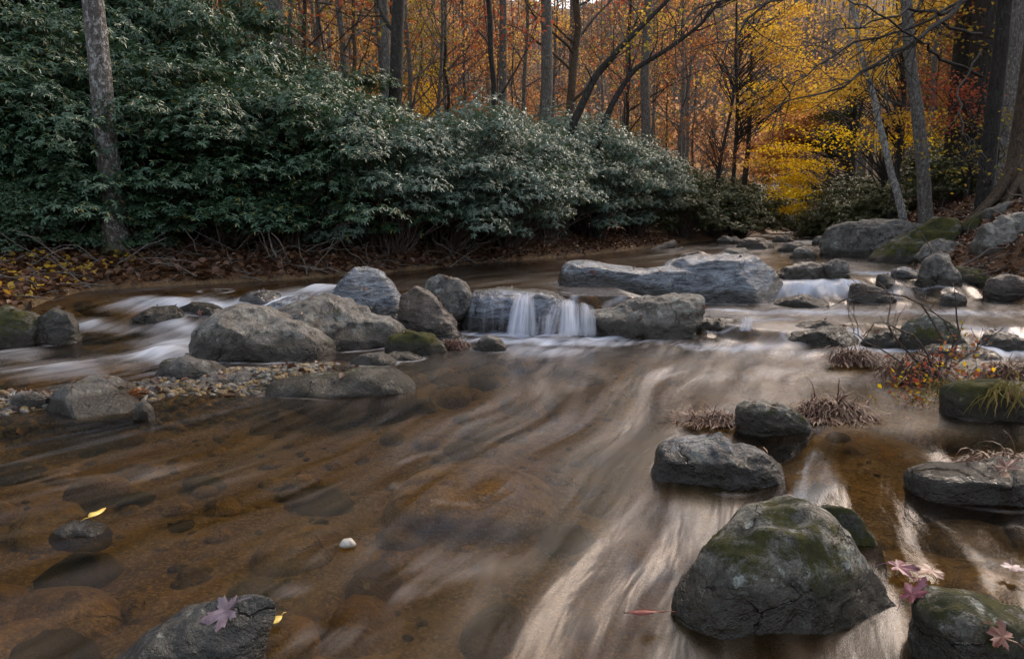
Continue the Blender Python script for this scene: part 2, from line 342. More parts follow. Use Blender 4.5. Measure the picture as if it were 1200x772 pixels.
FP = np.array(FP); FD = np.array(FD)
def vel(q):
    w = 1/(((q[:, None]-FP[None])**2).sum(-1)+.06)**1.5; d = (w[..., None]*FD[None]).sum(1)
    return d/(np.linalg.norm(d, axis=1)[:, None]+1e-6)

xs = np.concatenate([np.linspace(-9, -5.1, 30), np.linspace(-5, 6, 420), np.linspace(6.1, 14, 90), np.linspace(14.3, 40, 50)])
ys = np.concatenate([np.linspace(-6, .9, 30), np.linspace(.95, 9.5, 460), np.linspace(9.6, 18, 90), np.linspace(18.2, 75, 80)])
XX, YY = np.meshgrid(xs, ys); q = np.stack([XX.ravel(), YY.ravel()], -1)
# across-stream and down-stream coordinates: least squares fit to the direction of the current
cx = np.arange(-9, 40.01, .16); cy = np.arange(-6, 75.01, .16); cX, cY = np.meshgrid(cx, cy)
vv = np.concatenate([vel(c_) for c_ in np.array_split(np.stack([cX.ravel(), cY.ravel()], -1), 12)]).reshape(cX.shape+(2,))
def poisson(gx_, gy_):
    h_ = .16; a_ = .5*(gx_[:, 1:]+gx_[:, :-1])*h_; b_ = .5*(gy_[1:]+gy_[:-1])*h_; r_ = np.zeros_like(gx_)
    r_[:, :-1] += a_; r_[:, 1:] -= a_; r_[:-1] += b_; r_[1:] -= b_
    E = np.block([[r_, r_[:, ::-1]], [r_[::-1], r_[::-1, ::-1]]]); ny_, nx_ = E.shape; Fq = np.fft.fft2(E)
    ev = (2*np.cos(2*PI*np.fft.fftfreq(nx_))-2)[None]+(2*np.cos(2*PI*np.fft.fftfreq(ny_))-2)[:, None]; ev[0, 0] = 1; Fq /= ev; Fq[0, 0] = 0
    return np.fft.ifft2(Fq).real[:gx_.shape[0], :gx_.shape[1]]
psi_c = poisson(-vv[..., 1], vv[..., 0]); L_c = poisson(vv[..., 0], vv[..., 1])
def bil(A, x, y):
    u = np.clip((x-cx[0])/(cx[1]-cx[0]), 0, len(cx)-1.001); v_ = np.clip((y-cy[0])/(cy[1]-cy[0]), 0, len(cy)-1.001)
    i = u.astype(int); j = v_.astype(int); fu = u-i; fv = v_-j
    return A[j, i]*(1-fu)*(1-fv)+A[j, i+1]*fu*(1-fv)+A[j+1, i]*(1-fu)*fv+A[j+1, i+1]*fu*fv
PS = bil(psi_c, XX, YY); LS = bil(L_c, XX, YY); _p = np.stack([XX*.9, YY*.9, XX*0], -1); PS = PS+.10*fbm(_p*1.2, 2, 61); LS = LS+.2*fbm(_p, 2, 67)

FOAM = []
FX = [(520, 655, 0, .22, .18, .20), (735, 640, 0, .16, .3, .12), (690, 720, 0, .2, .2, .08), (330, 560, 0, .5, .3, .13), (150, 560, 0, .6, .25, .12), (420, 640, 0, .3, .2, .14), (560, 500, 0, .5, .3, .12), (660, 450, 0, .5, .5, .16), (780, 440, 0, .6, .35, .16), (900, 440, 0, .7, .35, .2), (820, 600, 0, .15, .2, .2), (80, 410, .05, .9, .35, .7), (250, 372, .17, .6, .25, .7), (160, 392, .1, .8, .2, .6), (960, 365, .1, 1.2, .3, .5), (950, 318, .28, .6, .3, .5), (640, 400, 0, .8, .2, .8), (1130, 365, .1, .9, .3, .45)]   # px, py, z, radius x, radius y, amount
for px, py, z, rx, ry, am in [(620, 392, 0, .45, .16, 1.0), (690, 396, 0, .35, .13, .9), (560, 392, 0, .25, .10, .6), (640, 410, 0, .5, .3, .45), (760, 400, 0, .45, .2, .35),
        (850, 405, 0, .7, .25, .5), (950, 412, 0, .7, .18, .35), (860, 366, .08, .35, .14, .6), (900, 372, .1, .4, .2, .45), (960, 350, .1, 1.1, .3, .7), (1040, 325, .25, .55, .45, .7),
        (1000, 395, .05, .5, .12, .6), (1090, 410, 0, .8, .13, .7), (1170, 408, .03, .5, .3, .75), (1180, 385, .1, .5, .3, .5), (1000, 318, .28, .25, .2, .4),
        (60, 425, .02, 1.1, .36, .55), (150, 410, .04, .8, .3, .7), (220, 385, .12, .7, .34, .65), (120, 378, .16, .8, .25, .6), (300, 352, .24, .55, .33, .95), (330, 345, .25, .3, .3, .6), (370, 338, .3, .5, .3, .5), (200, 360, .2, .6, .25, .55), (95, 385, .1, .15, .2, .8),
        (380, 740, 0, .16, .10, .25), (345, 690, 0, .12, .06, .2), (480, 690, 0, .15, .1, .2), (880, 290, .33, 2.5, 1.2, .3), (940, 282, .36, 2, 3, .5), (740, 308, .3, 1.0, .5, .12)]+FX:
    g_ = G(px, py, z); FOAM.append((g_[0], g_[1], rx, ry, am))
FM = np.zeros_like(XX)
for x_, y_, rx, ry, am in FOAM: FM = np.maximum(FM, am*np.exp(-((XX-x_)/rx)**2-((YY-y_)/ry)**2))
WZ = wz(XX, YY)
FM = FM*np.where(XX < -1.2, np.clip(.95+1.0*fbm(np.stack([PS*1.5+9, LS*1.9, XX*0], -1), 3, 41), .08, 1.25), 1)
turb = np.clip(FM*1.2, 0, 1)
near = sstep((7-YY)/3)
hum = fbm(np.stack([PS*1.7, LS*.42, XX*0], -1), 3, 21); hum2 = fbm(np.stack([PS*5.5, LS*1.1, XX*0], -1), 3, 31)
slopez = np.abs(np.gradient(WZ, axis=0))*60
WZ2 = WZ + hum*(.024*near+.005) + hum2*(.006*near + .035*turb + .0015) + .05*turb*np.where(XX < -1.2, fbm(np.stack([PS*1.5+9, LS*1.9, XX*0], -1), 3, 41), 0) + .02*np.clip(slopez, 0, 1)*hum2
V = np.stack([XX, YY, WZ2], -1).reshape(-1, 3); nx, ny = len(xs), len(ys)
i = np.arange(ny-1)[:, None]*nx + np.arange(nx-1)[None]; f = np.stack([i, i+1, i+nx+1, i+nx], -1).reshape(-1, 4)
dl, dr = bankd(XX, YY); keep = (np.maximum(dl, dr) < .8).ravel()[f].any(1); f = f[keep]
b = MB(); b.add(V, f)

s = NT('creek_water'); uvn = s.attr('flow').outputs['Vector']; foam = s.attr('foam').outputs['Fac']
n1 = s.noise(s.mapping(uvn, (3.2, .9, 1)), 1, 3, .5, .6); n2 = s.noise(s.mapping(uvn, (11, 2.4, 1)), 1, 2, .45, .5); n3 = s.noise(s.mapping(uvn, (40, 4, 1)), 1, 2, .5, .4)
n4 = s.noise(s.mapping(uvn, (2.2, .5, 1), loc=(5, 3, 0)), 1, 3, .5, .8)
h = s.math('ADD', s.math('MULTIPLY', n1, 1.0), s.math('MULTIPLY', n2, .26)); h = s.math('ADD', h, s.math('MULTIPLY', n3, .03))
sxyz = s.n('SeparateXYZ'); s.set(sxyz.inputs[0], s.pos())
bn = s.bump(h, .7, .028); bn.node.inputs['Strength'].default_value = .7; s.set(bn.node.inputs['Strength'], s.maprange(s.attr('silk').outputs['Fac'], .01, .3, .2, .5))
gl = s.n('BsdfGlossy'); gl.distribution = 'GGX'; s.set(gl.inputs['Roughness'], s.math('MULTIPLY', s.maprange(n4, .3, .7, .17, .30), s.maprange(s.attr('silk').outputs['Fac'], .01, .13, .4, 1.0))); s.set(gl.inputs['Normal'], bn); s.set(gl.inputs[0], (.95, .95, 1.0))
tr0 = s.n('BsdfTransparent'); s.set(tr0.inputs[0], (.70, .57, .34)); tb = s.n('BsdfDiffuse')
olive = s.maprange(n4, .42, .62); tbc = s.mix(olive, (.085, .048, .020), (.12, .095, .030)); tbc = s.mix(s.maprange(n2, .40, .75), tbc, (.20, .145, .095)); tbc = s.mix(s.maprange(s.noise(s.mapping(uvn, (1.6, .6, 1), loc=(9, 1, 0)), 1, 4, .6, .5), .5, .64), tbc, (.04, .027, .016))
s.set(tb.inputs[0], tbc); s.set(tb.inputs['Normal'], bn)
trm = s.n('MixShader'); s.set(trm.inputs[0], s.math('ADD', s.math('MULTIPLY', s.attr('silk').outputs['Fac'], .42), s.math('MULTIPLY', s.math('SUBTRACT', n2, .5), .40), clamp=True)); s.t.links.new(tr0.outputs[0], trm.inputs[1]); s.t.links.new(tb.outputs[0], trm.inputs[2]); tr = trm
fr = s.n('Fresnel'); fr.inputs[0].default_value = 1.33; s.set(fr.inputs['Normal'], bn)
m1 = s.n('MixShader'); s.set(m1.inputs[0], s.math('MULTIPLY', fr.outputs[0], .88, clamp=True)); s.t.links.new(tr.outputs[0], m1.inputs[1]); s.t.links.new(gl.outputs[0], m1.inputs[2])
# silky white water: bubbles carried along the current; the thin tan film paints in reflected sheen
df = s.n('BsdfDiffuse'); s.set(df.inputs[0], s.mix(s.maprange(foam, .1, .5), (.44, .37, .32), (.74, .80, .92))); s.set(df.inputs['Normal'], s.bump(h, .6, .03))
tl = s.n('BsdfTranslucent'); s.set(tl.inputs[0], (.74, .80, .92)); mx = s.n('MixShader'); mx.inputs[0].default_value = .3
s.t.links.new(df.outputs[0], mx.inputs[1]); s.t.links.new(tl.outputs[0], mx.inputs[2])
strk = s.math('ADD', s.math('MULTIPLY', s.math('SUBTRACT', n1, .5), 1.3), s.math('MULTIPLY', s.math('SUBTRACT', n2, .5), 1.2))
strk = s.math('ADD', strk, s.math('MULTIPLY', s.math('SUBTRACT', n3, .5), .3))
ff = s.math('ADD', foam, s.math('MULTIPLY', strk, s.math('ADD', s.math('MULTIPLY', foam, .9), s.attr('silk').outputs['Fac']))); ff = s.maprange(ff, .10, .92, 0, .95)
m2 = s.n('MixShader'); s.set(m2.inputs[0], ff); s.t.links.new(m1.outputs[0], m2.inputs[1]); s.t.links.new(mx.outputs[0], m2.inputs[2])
s.t.links.new(m2.outputs[0], s.out.inputs[0]); M['water'] = s.mat
wo = b.build('water', M['water']); tag(wo, 'silky brown creek water sliding between the rocks', kind='structure')
sk = (.12+.12*sstep((XX+1.6)/1.8))*(1-.75*sstep((YY-7)/2)) + .13*np.exp(-((XX-.9-.28*(YY-3.5))/(1.2+.12*YY))**2)*sstep((7-YY)/2); _g = G(550, 578, -.02); sk = sk*(1-.93*np.exp(-((XX-_g[0])/.36)**4-((YY-_g[1])/.24)**4))*(1+.55*fbm(np.stack([PS*1.3, LS*.5, XX*0], -1), 3, 91)) + .0*np.exp(-((XX-.42)/.3)**2-((YY-2.0)/.5)**2); sk = sk*(1-.95*sstep((XX-.62-.12*np.abs(YY-2.2))/.45)*sstep((3.6-YY)/.7)); a = wo.data.attributes.new('silk', 'FLOAT', 'POINT'); a.data.foreach_set('value', sk.ravel())  # silk: moving water film, plus painted warm sheen in mid stream
a = wo.data.attributes.new('foam', 'FLOAT', 'POINT'); a.data.foreach_set('value', FM.ravel())
a = wo.data.attributes.new('flow', 'FLOAT_VECTOR', 'POINT'); a.data.foreach_set('vector', np.stack([PS, LS, PS*0], -1).ravel())

# falling water: curved sheets with thickness
s = NT('falling_water'); uvn = s.attr('flow').outputs['Vector']
n1 = s.noise(s.mapping(uvn, (14, 1.0, 1)), 1, 5, .6, .8); n2 = s.noise(s.mapping(uvn, (60, 2.5, 1)), 1, 4, .6, .4); al = s.attr('foam').outputs['Fac']
h = s.math('ADD', n1, s.math('MULTIPLY', n2, .4)); bn = s.bump(h, .7, .03)
df = s.n('BsdfDiffuse'); s.set(df.inputs[0], (.80, .85, .95)); s.set(df.inputs['Normal'], bn); tl = s.n('BsdfTranslucent'); s.set(tl.inputs[0], (.80, .85, .95))
mx = s.n('MixShader'); mx.inputs[0].default_value = .35; s.t.links.new(df.outputs[0], mx.inputs[1]); s.t.links.new(tl.outputs[0], mx.inputs[2])
tr = s.n('BsdfTransparent'); s.set(tr.inputs[0], (.93, .93, .95)); m2 = s.n('MixShader')
s.set(m2.inputs[0], s.math('MULTIPLY', s.maprange(s.math('ADD', al, s.math('MULTIPLY', s.math('SUBTRACT', h, .7), 1.5)), .1, 1.05, 0, .88), s.maprange(al, 0, .3)))
s.t.links.new(tr.outputs[0], m2.inputs[1]); s.t.links.new(mx.outputs[0], m2.inputs[2]); s.t.links.new(m2.outputs[0], s.out.inputs[0]); M['fall'] = s.mat
def fall(top, bot, label, bulge=.06, amt=1.0, nu=40, nv=40, thick=.0, back=.25):
    """top and bot: lists of points left to right; the sheet leaves the lip level and curves down"""
    top = np.array(top); bot = np.array(bot); u = np.linspace(0, 1, nu); k = np.linspace(0, 1, len(top))
    T = np.stack([np.interp(u, k, top[:, i]) for i in range(3)], -1); kb = np.linspace(0, 1, len(bot)); B = np.stack([np.interp(u, kb, bot[:, i]) for i in range(3)], -1)
    t = np.linspace(-.35, 1.0, nv)[:, None]; tt = np.clip(t, 0, 1)
    P_ = []
    for i in range(nu):
        hz = 1-(1-tt[:, 0])**1.0; xy = T[i, :2][None]*(1-hz[:, None]) + B[i, :2][None]*hz[:, None]
        xy[:, 1] += np.where(t[:, 0] < 0, -t[:, 0]*back, 0); z = T[i, 2] - (T[i, 2]-B[i, 2])*tt[:, 0]**2.0 ; 
        P_.append(np.stack([xy[:, 0], xy[:, 1]-bulge*np.sin(PI*tt[:, 0]), z], -1))
    P_ = np.array(P_); P_[..., 2] += .006*vnoise(np.stack([u[:, None]*14+0*t[:, 0][None], t[:, 0][None]*2+0*u[:, None], 0*u[:, None]+0*t[:, 0][None]], -1), 3)
    P_[..., 1] += .018*vnoise(np.stack([u[:, None]*11+0*t[:, 0][None], t[:, 0][None]*1.2+0*u[:, None], 0*u[:, None]+0*t[:, 0][None]], -1), 8)
    b = MB(); i = np.arange(nu-1)[:, None]*nv+np.arange(nv-1)[None]; b.add(P_.reshape(-1, 3), np.stack([i, i+nv, i+nv+1, i+1], -1).reshape(-1, 4))
    o = b.build('water', M['fall']); tag(o, label, kind='structure')
    w = np.linalg.norm(T[-1]-T[0]); a = o.data.attributes.new('flow', 'FLOAT_VECTOR', 'POINT')
    a.data.foreach_set('vector', np.stack([np.repeat(u*w, nv), np.tile(t[:, 0]*.5, nu), np.zeros(nu*nv)], -1).ravel())
    ed = sstep(u/.3)*sstep((1-u)/.3); a = o.data.attributes.new('foam', 'FLOAT', 'POINT')
    a.data.foreach_set('value', (amt*ed[:, None]*np.interp(t[:, 0], [-.35, -.05, .3, .9, 1], [0, .35, .9, 1, .7])[None]).ravel())


# ------------------------------------------------------------------ rocks
ICO = {}
def ico(n):
    if n not in ICO:
        bm = bmesh.new(); bmesh.ops.create_icosphere(bm, subdivisions=n, radius=1)
        ICO[n] = (np.array([v.co[:] for v in bm.verts]), np.array([[v.index for v in f.verts] for f in bm.faces])); bm.free()
    return ICO[n]
ROCKS = []
def rock(mat, label, outline, bottom=None, z=0.0, Y=None, dep=.5, lvl=5, p=2.3, rough=1.0, seed=None, under=.18, lean=.0, facets=6, name='boulder', cat='rock', group=None, moss=None, Yc=None, zb=None):
    """outline: the rock's skyline against what is behind it, left to right"""
    seed = seed if seed is not None else len(ROCKS)*17+3
    rs = np.random.default_rng(seed)
    out = np.array(outline, float); px0, px1 = out[:, 0].min(), out[:, 0].max()
    Yf = Y if Y is not None else G((px0+px1)/2, bottom, z)[1]
    W = (px1-px0)/F*Yf; D = W*dep*.5; Yc = Yf + D*.8
    pts = np.array([P(a, b_, Yc) for a, b_ in out]); Xc = (pts[:, 0].min()+pts[:, 0].max())/2
    zbase = min(z if zb is None else zb, pts[:, 2].min()-.005)
    lo = np.array([[pts[-1, 0]-.02*W, Yc, zbase-under], [pts[0, 0]+.02*W, Yc, zbase-under]]); loop = np.vstack([pts, lo]); zc = zbase+.25*(pts[:, 2].max()-zbase)
    # radial function
    th = np.linspace(-PI, PI, 361); R = np.zeros(361); ax = loop[:, 0]-Xc; az = loop[:, 2]-zc
    for i, t in enumerate(th):
        c_, s_ = math.cos(t), math.sin(t); best = 0
        for j in range(len(ax)):
            x1, z1, x2, z2 = ax[j], az[j], ax[(j+1) % len(ax)], az[(j+1) % len(ax)]; dx, dz = x2-x1, z2-z1; den = c_*dz-s_*dx
            if abs(den) < 1e-9: continue
            r_ = (x1*dz-z1*dx)/den; u_ = (x1*s_-z1*c_)/den
            if r_ > 0 and -1e-6 <= u_ <= 1+1e-6: best = max(best, r_)
        R[i] = best
    k = np.exp(-np.linspace(-2, 2, 13)**2); k /= k.sum(); R = np.convolve(np.concatenate([R[-7:-1], R, R[1:7]]), k, 'same')[6:-6]
    v, f = ico(lvl); m = np.sqrt(v[:, 0]**2+v[:, 2]**2)+1e-9; t = np.arctan2(v[:, 2], v[:, 0]); kk = (m**p+np.abs(v[:, 1])**p)**(-1/p)
    q = np.stack([kk*m*np.cos(t), kk*v[:, 1], kk*m*np.sin(t)], -1)
    for _ in range(facets):      # flat broken faces on the front, back and shoulders
        n = np.array([rs.normal()*.5, rs.choice([-1, -1, 1])*(0.6+rs.random()*.6), rs.normal()*.45+.25]); n /= np.linalg.norm(n)
        hgt = .66+rs.random()*.22; dd = q@n-hgt; q = q-np.clip(dd, 0, None)[:, None]*n[None]*.85
    Rt = np.interp(t, th, R); X = Xc+q[:, 0]*Rt; Z = zc+q[:, 2]*Rt; Yy = Yc+q[:, 1]*D + lean*(Z-zc)
    pos = np.stack([X, Yy, Z], -1); ctr = np.array([Xc, Yc, zc]); dirn = pos-ctr; ln = np.linalg.norm(dirn, axis=1)[:, None]+1e-9; dirn = dirn/ln
    S = min(W, 1.6); sc = pos/S + seed*3.1
    dsp = fbm(sc*2.4, 3, seed)*.030 + fbm(sc*7, 4, seed+5)*.016 - np.abs(fbm(sc*4.2*np.array([1, 1, 1.8]), 3, seed+9))*.030 + .01
    pos = pos + dirn*(dsp*S*rough*1.25)[:, None]
    org = np.array([Xc, Yc, zbase]); b = MB(); b.add(pos-org, f); o = b.build(name, M[mat]); o.location = org
    wv = wz(pos[:, 0], pos[:, 1]) if Y is None else np.full(len(pos), zbase)
    wet = (0 if mat in ('bed', 'white', 'slab') else 1)*(1-sstep((pos[:, 2]-wv-.015)/(.10+.13*min(W, 1)))); a = o.data.attributes.new('wet', 'FLOAT', 'POINT'); a.data.foreach_set('value', wet+np.zeros(len(pos)))
    tag(o, label, cat, group); ROCKS.append((Xc, Yc, W/2, D)); return o

# foreground
rock('front', 'big dome boulder with lichen discs and a mossy right flank, largest in the foreground', [(790, 702), (815, 668), (850, 628), (895, 600), (940, 588), (975, 600), (1000, 632), (1030, 680), (1048, 712), (1046, 745)], 744, dep=.75, lvl=6, p=2.15, facets=2, under=.2, lean=.15, rough=.75)
rock('moss', 'dark mossy rock tucked behind the large lichened dome boulder', [(950, 610), (965, 593), (1000, 598), (1022, 625), (1036, 655), (1038, 690)], None, Y=1.98, zb=0, dep=.6, lvl=5, under=.15)
rock('dark', 'low dark rock at the bottom edge carrying a pale purple maple leaf', [(105, 800), (150, 762), (200, 728), (245, 704), (296, 692), (319, 697), (326, 712), (300, 800)], 835, dep=.9, lvl=6, under=.15, rough=.8, p=2.6)
rock('frontgrey', 'two humped grey rock speckled with lichen, alone in the middle of the smooth water', [(770, 548), (776, 524), (812, 513), (848, 513), (862, 526), (890, 523), (914, 545), (919, 562)], 569, dep=.7, lvl=6)
rock('front', 'long low mossy rock in the bottom right corner with pale lichen crust', [(1078, 712), (1100, 694), (1150, 700), (1200, 716), (1260, 750), (1290, 800)], 800, dep=.8, lvl=6)
rock('dark', 'flat black wet rock at the right edge topped by a curled brown leaf', [(1068, 572), (1075, 551), (1105, 544), (1160, 545), (1220, 540), (1260, 570)], 588, dep=.6)
rock('dark', 'tiny black rock breaking the surface under a yellow leaf', [(62, 625), (75, 613), (100, 611), (120, 618), (128, 630)], 632, dep=.8, lvl=4, under=.03, name='stone')
rock('front', 'dark mossy rock between the two drooping dead grass tufts', [(862, 490), (866, 476), (890, 470), (925, 476), (945, 490), (950, 500)], 508, dep=.7)
rock('moss', 'square mossy rock crowned with grass at the right edge', [(1108, 478), (1110, 455), (1125, 447), (1170, 446), (1215, 452), (1225, 480)], 496, dep=.7)
M['slab'] = rock_mat('rock_slab', (.42, .30, .14), (.58, .44, .23), (.26, .17, .07), .0, .0, .6, stain=.4)
rock('slab', 'broad flat amber slab lying under the water in mid creek', [(450, 596), (468, 572), (515, 560), (600, 561), (647, 578), (654, 598)], None, Y=2.42, zb=-.17, dep=.9, under=.05, p=3, rough=.35, facets=1)
# gravel bar and boulder group to the left of the cascade
rock('front', 'long low rock with a moss stripe on top, at the gravel bar tip', [(300, 462), (318, 446), (360, 436), (420, 431), (462, 435), (486, 450), (487, 460)], 467, dep=.6, rough=.7)
rock('pale', 'large smooth pale grey boulder with a sloping right side, beside the white left channel', [(229, 410), (233, 388), (258, 364), (280, 356), (308, 362), (355, 379), (385, 399), (392, 417)], 424, dep=.8, lvl=6, rough=.7, facets=4)
rock('pale', 'big veined boulder with brown mossy foot behind the smooth pale one', [(310, 372), (330, 356), (375, 346), (410, 353), (445, 362), (470, 372), (482, 388), (476, 408)], 411, dep=.9, lvl=6)
rock('blue', 'smooth blue grey peaked boulder at the back of the left group', [(376, 350), (398, 328), (424, 315), (444, 320), (462, 338), (474, 355)], None, Y=6.2, zb=.1, dep=.8, lvl=5)
rock('brown', 'steep purple brown boulder leaning against the blue grey peaked one', [(468, 372), (472, 348), (487, 336), (502, 340), (522, 360), (536, 380)], None, Y=5.75, zb=.0, dep=.8)
rock('grey', 'rounded grey boulder with a dark hollow under its right end, left of the falls', [(494, 345), (497, 327), (515, 322), (540, 328), (553, 342), (550, 362), (540, 375)], None, Y=6.1, zb=.05, dep=.7)
rock('blue', 'blue grey slab leaning low to the left channel behind the veined boulder', [(305, 362), (335, 350), (375, 343), (390, 350), (395, 365)], None, Y=5.9, zb=.1, dep=.8)
rock('moss', 'low brown green rock in front of the leaning purple brown boulder', [(450, 406), (458, 393), (480, 387), (508, 391), (520, 402), (522, 412)], 417, dep=.7, lvl=5)
rock('brown', 'small wedge of brown rock at the left foot of the wet cascade slab', [(503, 392), (518, 382), (535, 384), (541, 393)], 397, dep=.7, lvl=4, name='stone')
rock('pale', 'flat oval light grey stone in front of the low brown green rock', [(410, 424), (425, 415), (447, 413), (463, 420), (466, 426)], 430, dep=.7, lvl=4, name='stone', rough=.6)
rock('brown', 'flat brown stone touching the oval light grey one', [(447, 418), (460, 412), (480, 412), (497, 420)], 424, dep=.7, lvl=4, name='stone', rough=.6)
rock('grey', 'small pointed dark stone standing alone below the wet slab', [(552, 408), (560, 397), (572, 392), (585, 396), (594, 407)], 413, dep=.8, lvl=4, name='stone')
rock('grey', 'broad flat tilted rock lying on the gravel bar', [(58, 480), (70, 456), (92, 445), (125, 450), (160, 466), (184, 482)], 489, z=.01, dep=1.1, lvl=5, rough=.7, p=3.2, under=.04)
rock('grey', 'rounded brown grey rock on the gravel bar below the large pale boulder', [(186, 438), (192, 421), (215, 417), (240, 422), (262, 432), (268, 440)], 444, z=.02, dep=.7, rough=.6)
rock('blue', 'thin flat grey slab between the rounded rock and the moss striped rock', [(218, 450), (240, 440), (275, 436), (298, 437), (302, 446)], 455, z=0, dep=.8, rough=.5, lvl=4)
rock('grey', 'low dark slab at the left edge of the gravel bar', [(14, 472), (22, 459), (45, 457), (58, 464), (58, 474)], 480, z=.02, dep=.8, rough=.5, lvl=4)
rock('pale', 'small egg shaped pale stone beneath a clump of rusty leaves', [(158, 484), (161, 473), (170, 469), (178, 478), (179, 488)], 492, z=.0, dep=1.2, rough=.5, lvl=4, name='stone', under=.02)
# cascade
rock('blue', 'wet blue grey slab with water sheeting over it, left half of the cascade', [(536, 386), (541, 352), (556, 341), (600, 338), (645, 341), (668, 350), (676, 386)], 387, dep=.7, lvl=6, p=3.2, rough=.6, facets=3)
rock('blue', 'dark round rock splitting the white falls in two', [(618, 372), (620, 350), (632, 343), (648, 346), (655, 362), (656, 375)], None, Y=6.0, zb=.08, dep=.8, lvl=4)
rock('blue', 'long blue grey boulder with a flat sloping top, right above the falls', [(650, 352), (654, 322), (664, 306), (690, 305), (715, 311), (745, 316), (790, 314), (835, 318), (845, 350)], 360, z=.06, dep=.5, lvl=6, p=3.4, rough=.5, facets=3)
rock('blue', 'largest blue grey boulder with layered rippled top, centre of the creek', [(768, 345), (776, 318), (800, 304), (845, 298), (885, 300), (904, 312), (919, 332), (918, 352)], 357, z=.08, dep=.75, lvl=6, p=3.2, rough=.8, facets=4)
rock('pale', 'wedge shaped boulder with bright flat top and mossy left end, before the falls', [(682, 384), (686, 369), (715, 361), (750, 351), (800, 344), (820, 349), (823, 372), (818, 386)], 396, dep=.7, lvl=6, p=2.7)
rock('brown', 'low brown wet rock at the right end of the wedge shaped boulder', [(805, 384), (812, 374), (835, 371), (862, 372), (876, 382)], 390, z=.02, dep=.8, lvl=5)
# middle right
rock('brown', 'long brown rock beside a round grey one upstream of the largest boulder', [(911, 326), (918, 313), (940, 307), (958, 310), (966, 322)], 330, z=.27, dep=.8)
rock('grey', 'round grey rock standing right of the long brown one', [(962, 328), (965, 310), (980, 303), (993, 308), (998, 326)], 331, z=.26, dep=.8)
rock('dark', 'pair like low dark rock just breaking the rapid below the brown rock', [(908, 356), (920, 349), (940, 345), (965, 350), (972, 356)], 360, z=.09, dep=.8, lvl=4)
rock('brown', 'reddish flat rock with fallen leaves in the middle of the right rapid', [(968, 344), (980, 338), (1000, 336), (1005, 345)], 347, z=.1, dep=.8, lvl=4)
rock('brown', 'tilted thin slab pointing up to the left in the right rapid', [(995, 336), (1000, 330), (1020, 333), (1045, 345), (1050, 350)], 352, z=.12, dep=.5, lvl=4)
rock('dark', 'small black ball of rock with water running behind it', [(1027, 333), (1031, 322), (1041, 320), (1048, 328), (1049, 336)], 338, z=.2, dep=.9, lvl=4)
rock('blue', 'blue black rock with water spilling down its right side, top of the right rapid', [(1040, 328), (1048, 315), (1062, 312), (1076, 318), (1082, 330)], 332, z=.24, dep=.8, lvl=4)
rock('grey', 'dark pyramid rock with a lit left face beside the right rapid', [(1078, 332), (1084, 308), (1100, 294), (1112, 298), (1120, 318), (1126, 336)], 340, z=.2, dep=.8)
rock('moss', 'flat mossy rock with a pale edge right of the dark pyramid rock', [(1096, 328), (1105, 318), (1130, 312), (1150, 316), (1156, 328)], 332, z=.25, dep=.7)
rock('grey', 'striped grey oval rock above the flat mossy one', [(1110, 310), (1120, 299), (1140, 296), (1154, 302), (1156, 312)], 314, z=.42, dep=.8, Y=9.6, zb=.3)
rock('grey', 'small round stone below the dark pyramid rock', [(1104, 354), (1108, 345), (1118, 342), (1130, 346), (1133, 354)], 358, z=.1, dep=.9, lvl=4, name='stone')
rock('front', 'triangular mossy grey boulder behind the bare twigs', [(1060, 396), (1068, 378), (1085, 368), (1100, 370), (1118, 382), (1130, 402)], 408, z=.03, dep=.8)
rock('dark', 'low black rock with the rapid sliding over its left end, left of the bare twigs', [(918, 402), (930, 390), (960, 384), (985, 384), (1002, 396), (1004, 404)], 406, z=.0, dep=.7)
rock('dark', 'black rock curtained by water, just left of the triangular boulder', [(1006, 402), (1014, 391), (1035, 387), (1058, 390), (1066, 402)], 407, z=.0, dep=.7)
rock('brown', 'rust coloured wet rock in the rapid at the right edge', [(1148, 404), (1158, 391), (1178, 388), (1198, 396), (1202, 406)], 409, z=.02, dep=.7)
rock('dark', 'thin black ledge just upstream of the low black rock', [(926, 386), (940, 379), (965, 375), (975, 380)], 388, z=.06, dep=.6, lvl=4)
rock('dark', 'flat black rock at the foot of the bare twigs', [(1080, 416), (1095, 405), (1130, 403), (1160, 410), (1175, 422)], 424, z=.0, dep=.7, lvl=4)
# right bank boulders
rock('grey', 'wide flat topped grey slab at the bend, left of the mossy diagonal boulder', [(967, 288), (975, 271), (992, 262), (1040, 259), (1078, 263), (1092, 278), (1088, 298)], 302, z=.3, dep=.6, lvl=6, p=3)
rock('dark', 'dark rounded rock under the left end of the wide flat slab', [(968, 292), (974, 276), (988, 268), (998, 278), (1000, 294)], 296, z=.3, dep=.8, lvl=4)
rock('moss', 'long mossy boulder slanting down to the left on the right bank', [(1020, 306), (1040, 290), (1078, 268), (1100, 254), (1120, 256), (1136, 272), (1140, 300)], 308, z=.32, dep=.6, lvl=6)
rock('pale', 'rounded olive grey boulder in front of the slanting mossy one', [(1074, 304), (1082, 288), (1102, 280), (1130, 282), (1150, 294), (1152, 304)], None, Y=10.2, zb=.3, dep=.7)
rock('pale', 'big pale boulder at the right edge below the roots', [(1140, 286), (1150, 266), (1172, 254), (1200, 248), (1235, 256), (1240, 290)], None, Y=8.8, zb=.5, dep=.7, lvl=6)
rock('grey', 'thin pale ledge above the pale boulder at the right edge', [(1155, 246), (1175, 236), (1215, 233), (1240, 240), (1240, 252)], None, Y=10.6, zb=.9, dep=.6)
rock('dark', 'small dark rock wedged under the pale boulder at the right edge', [(1150, 300), (1156, 286), (1172, 282), (1186, 290), (1190, 302)], None, Y=9.0, zb=.35, dep=.8, lvl=4)
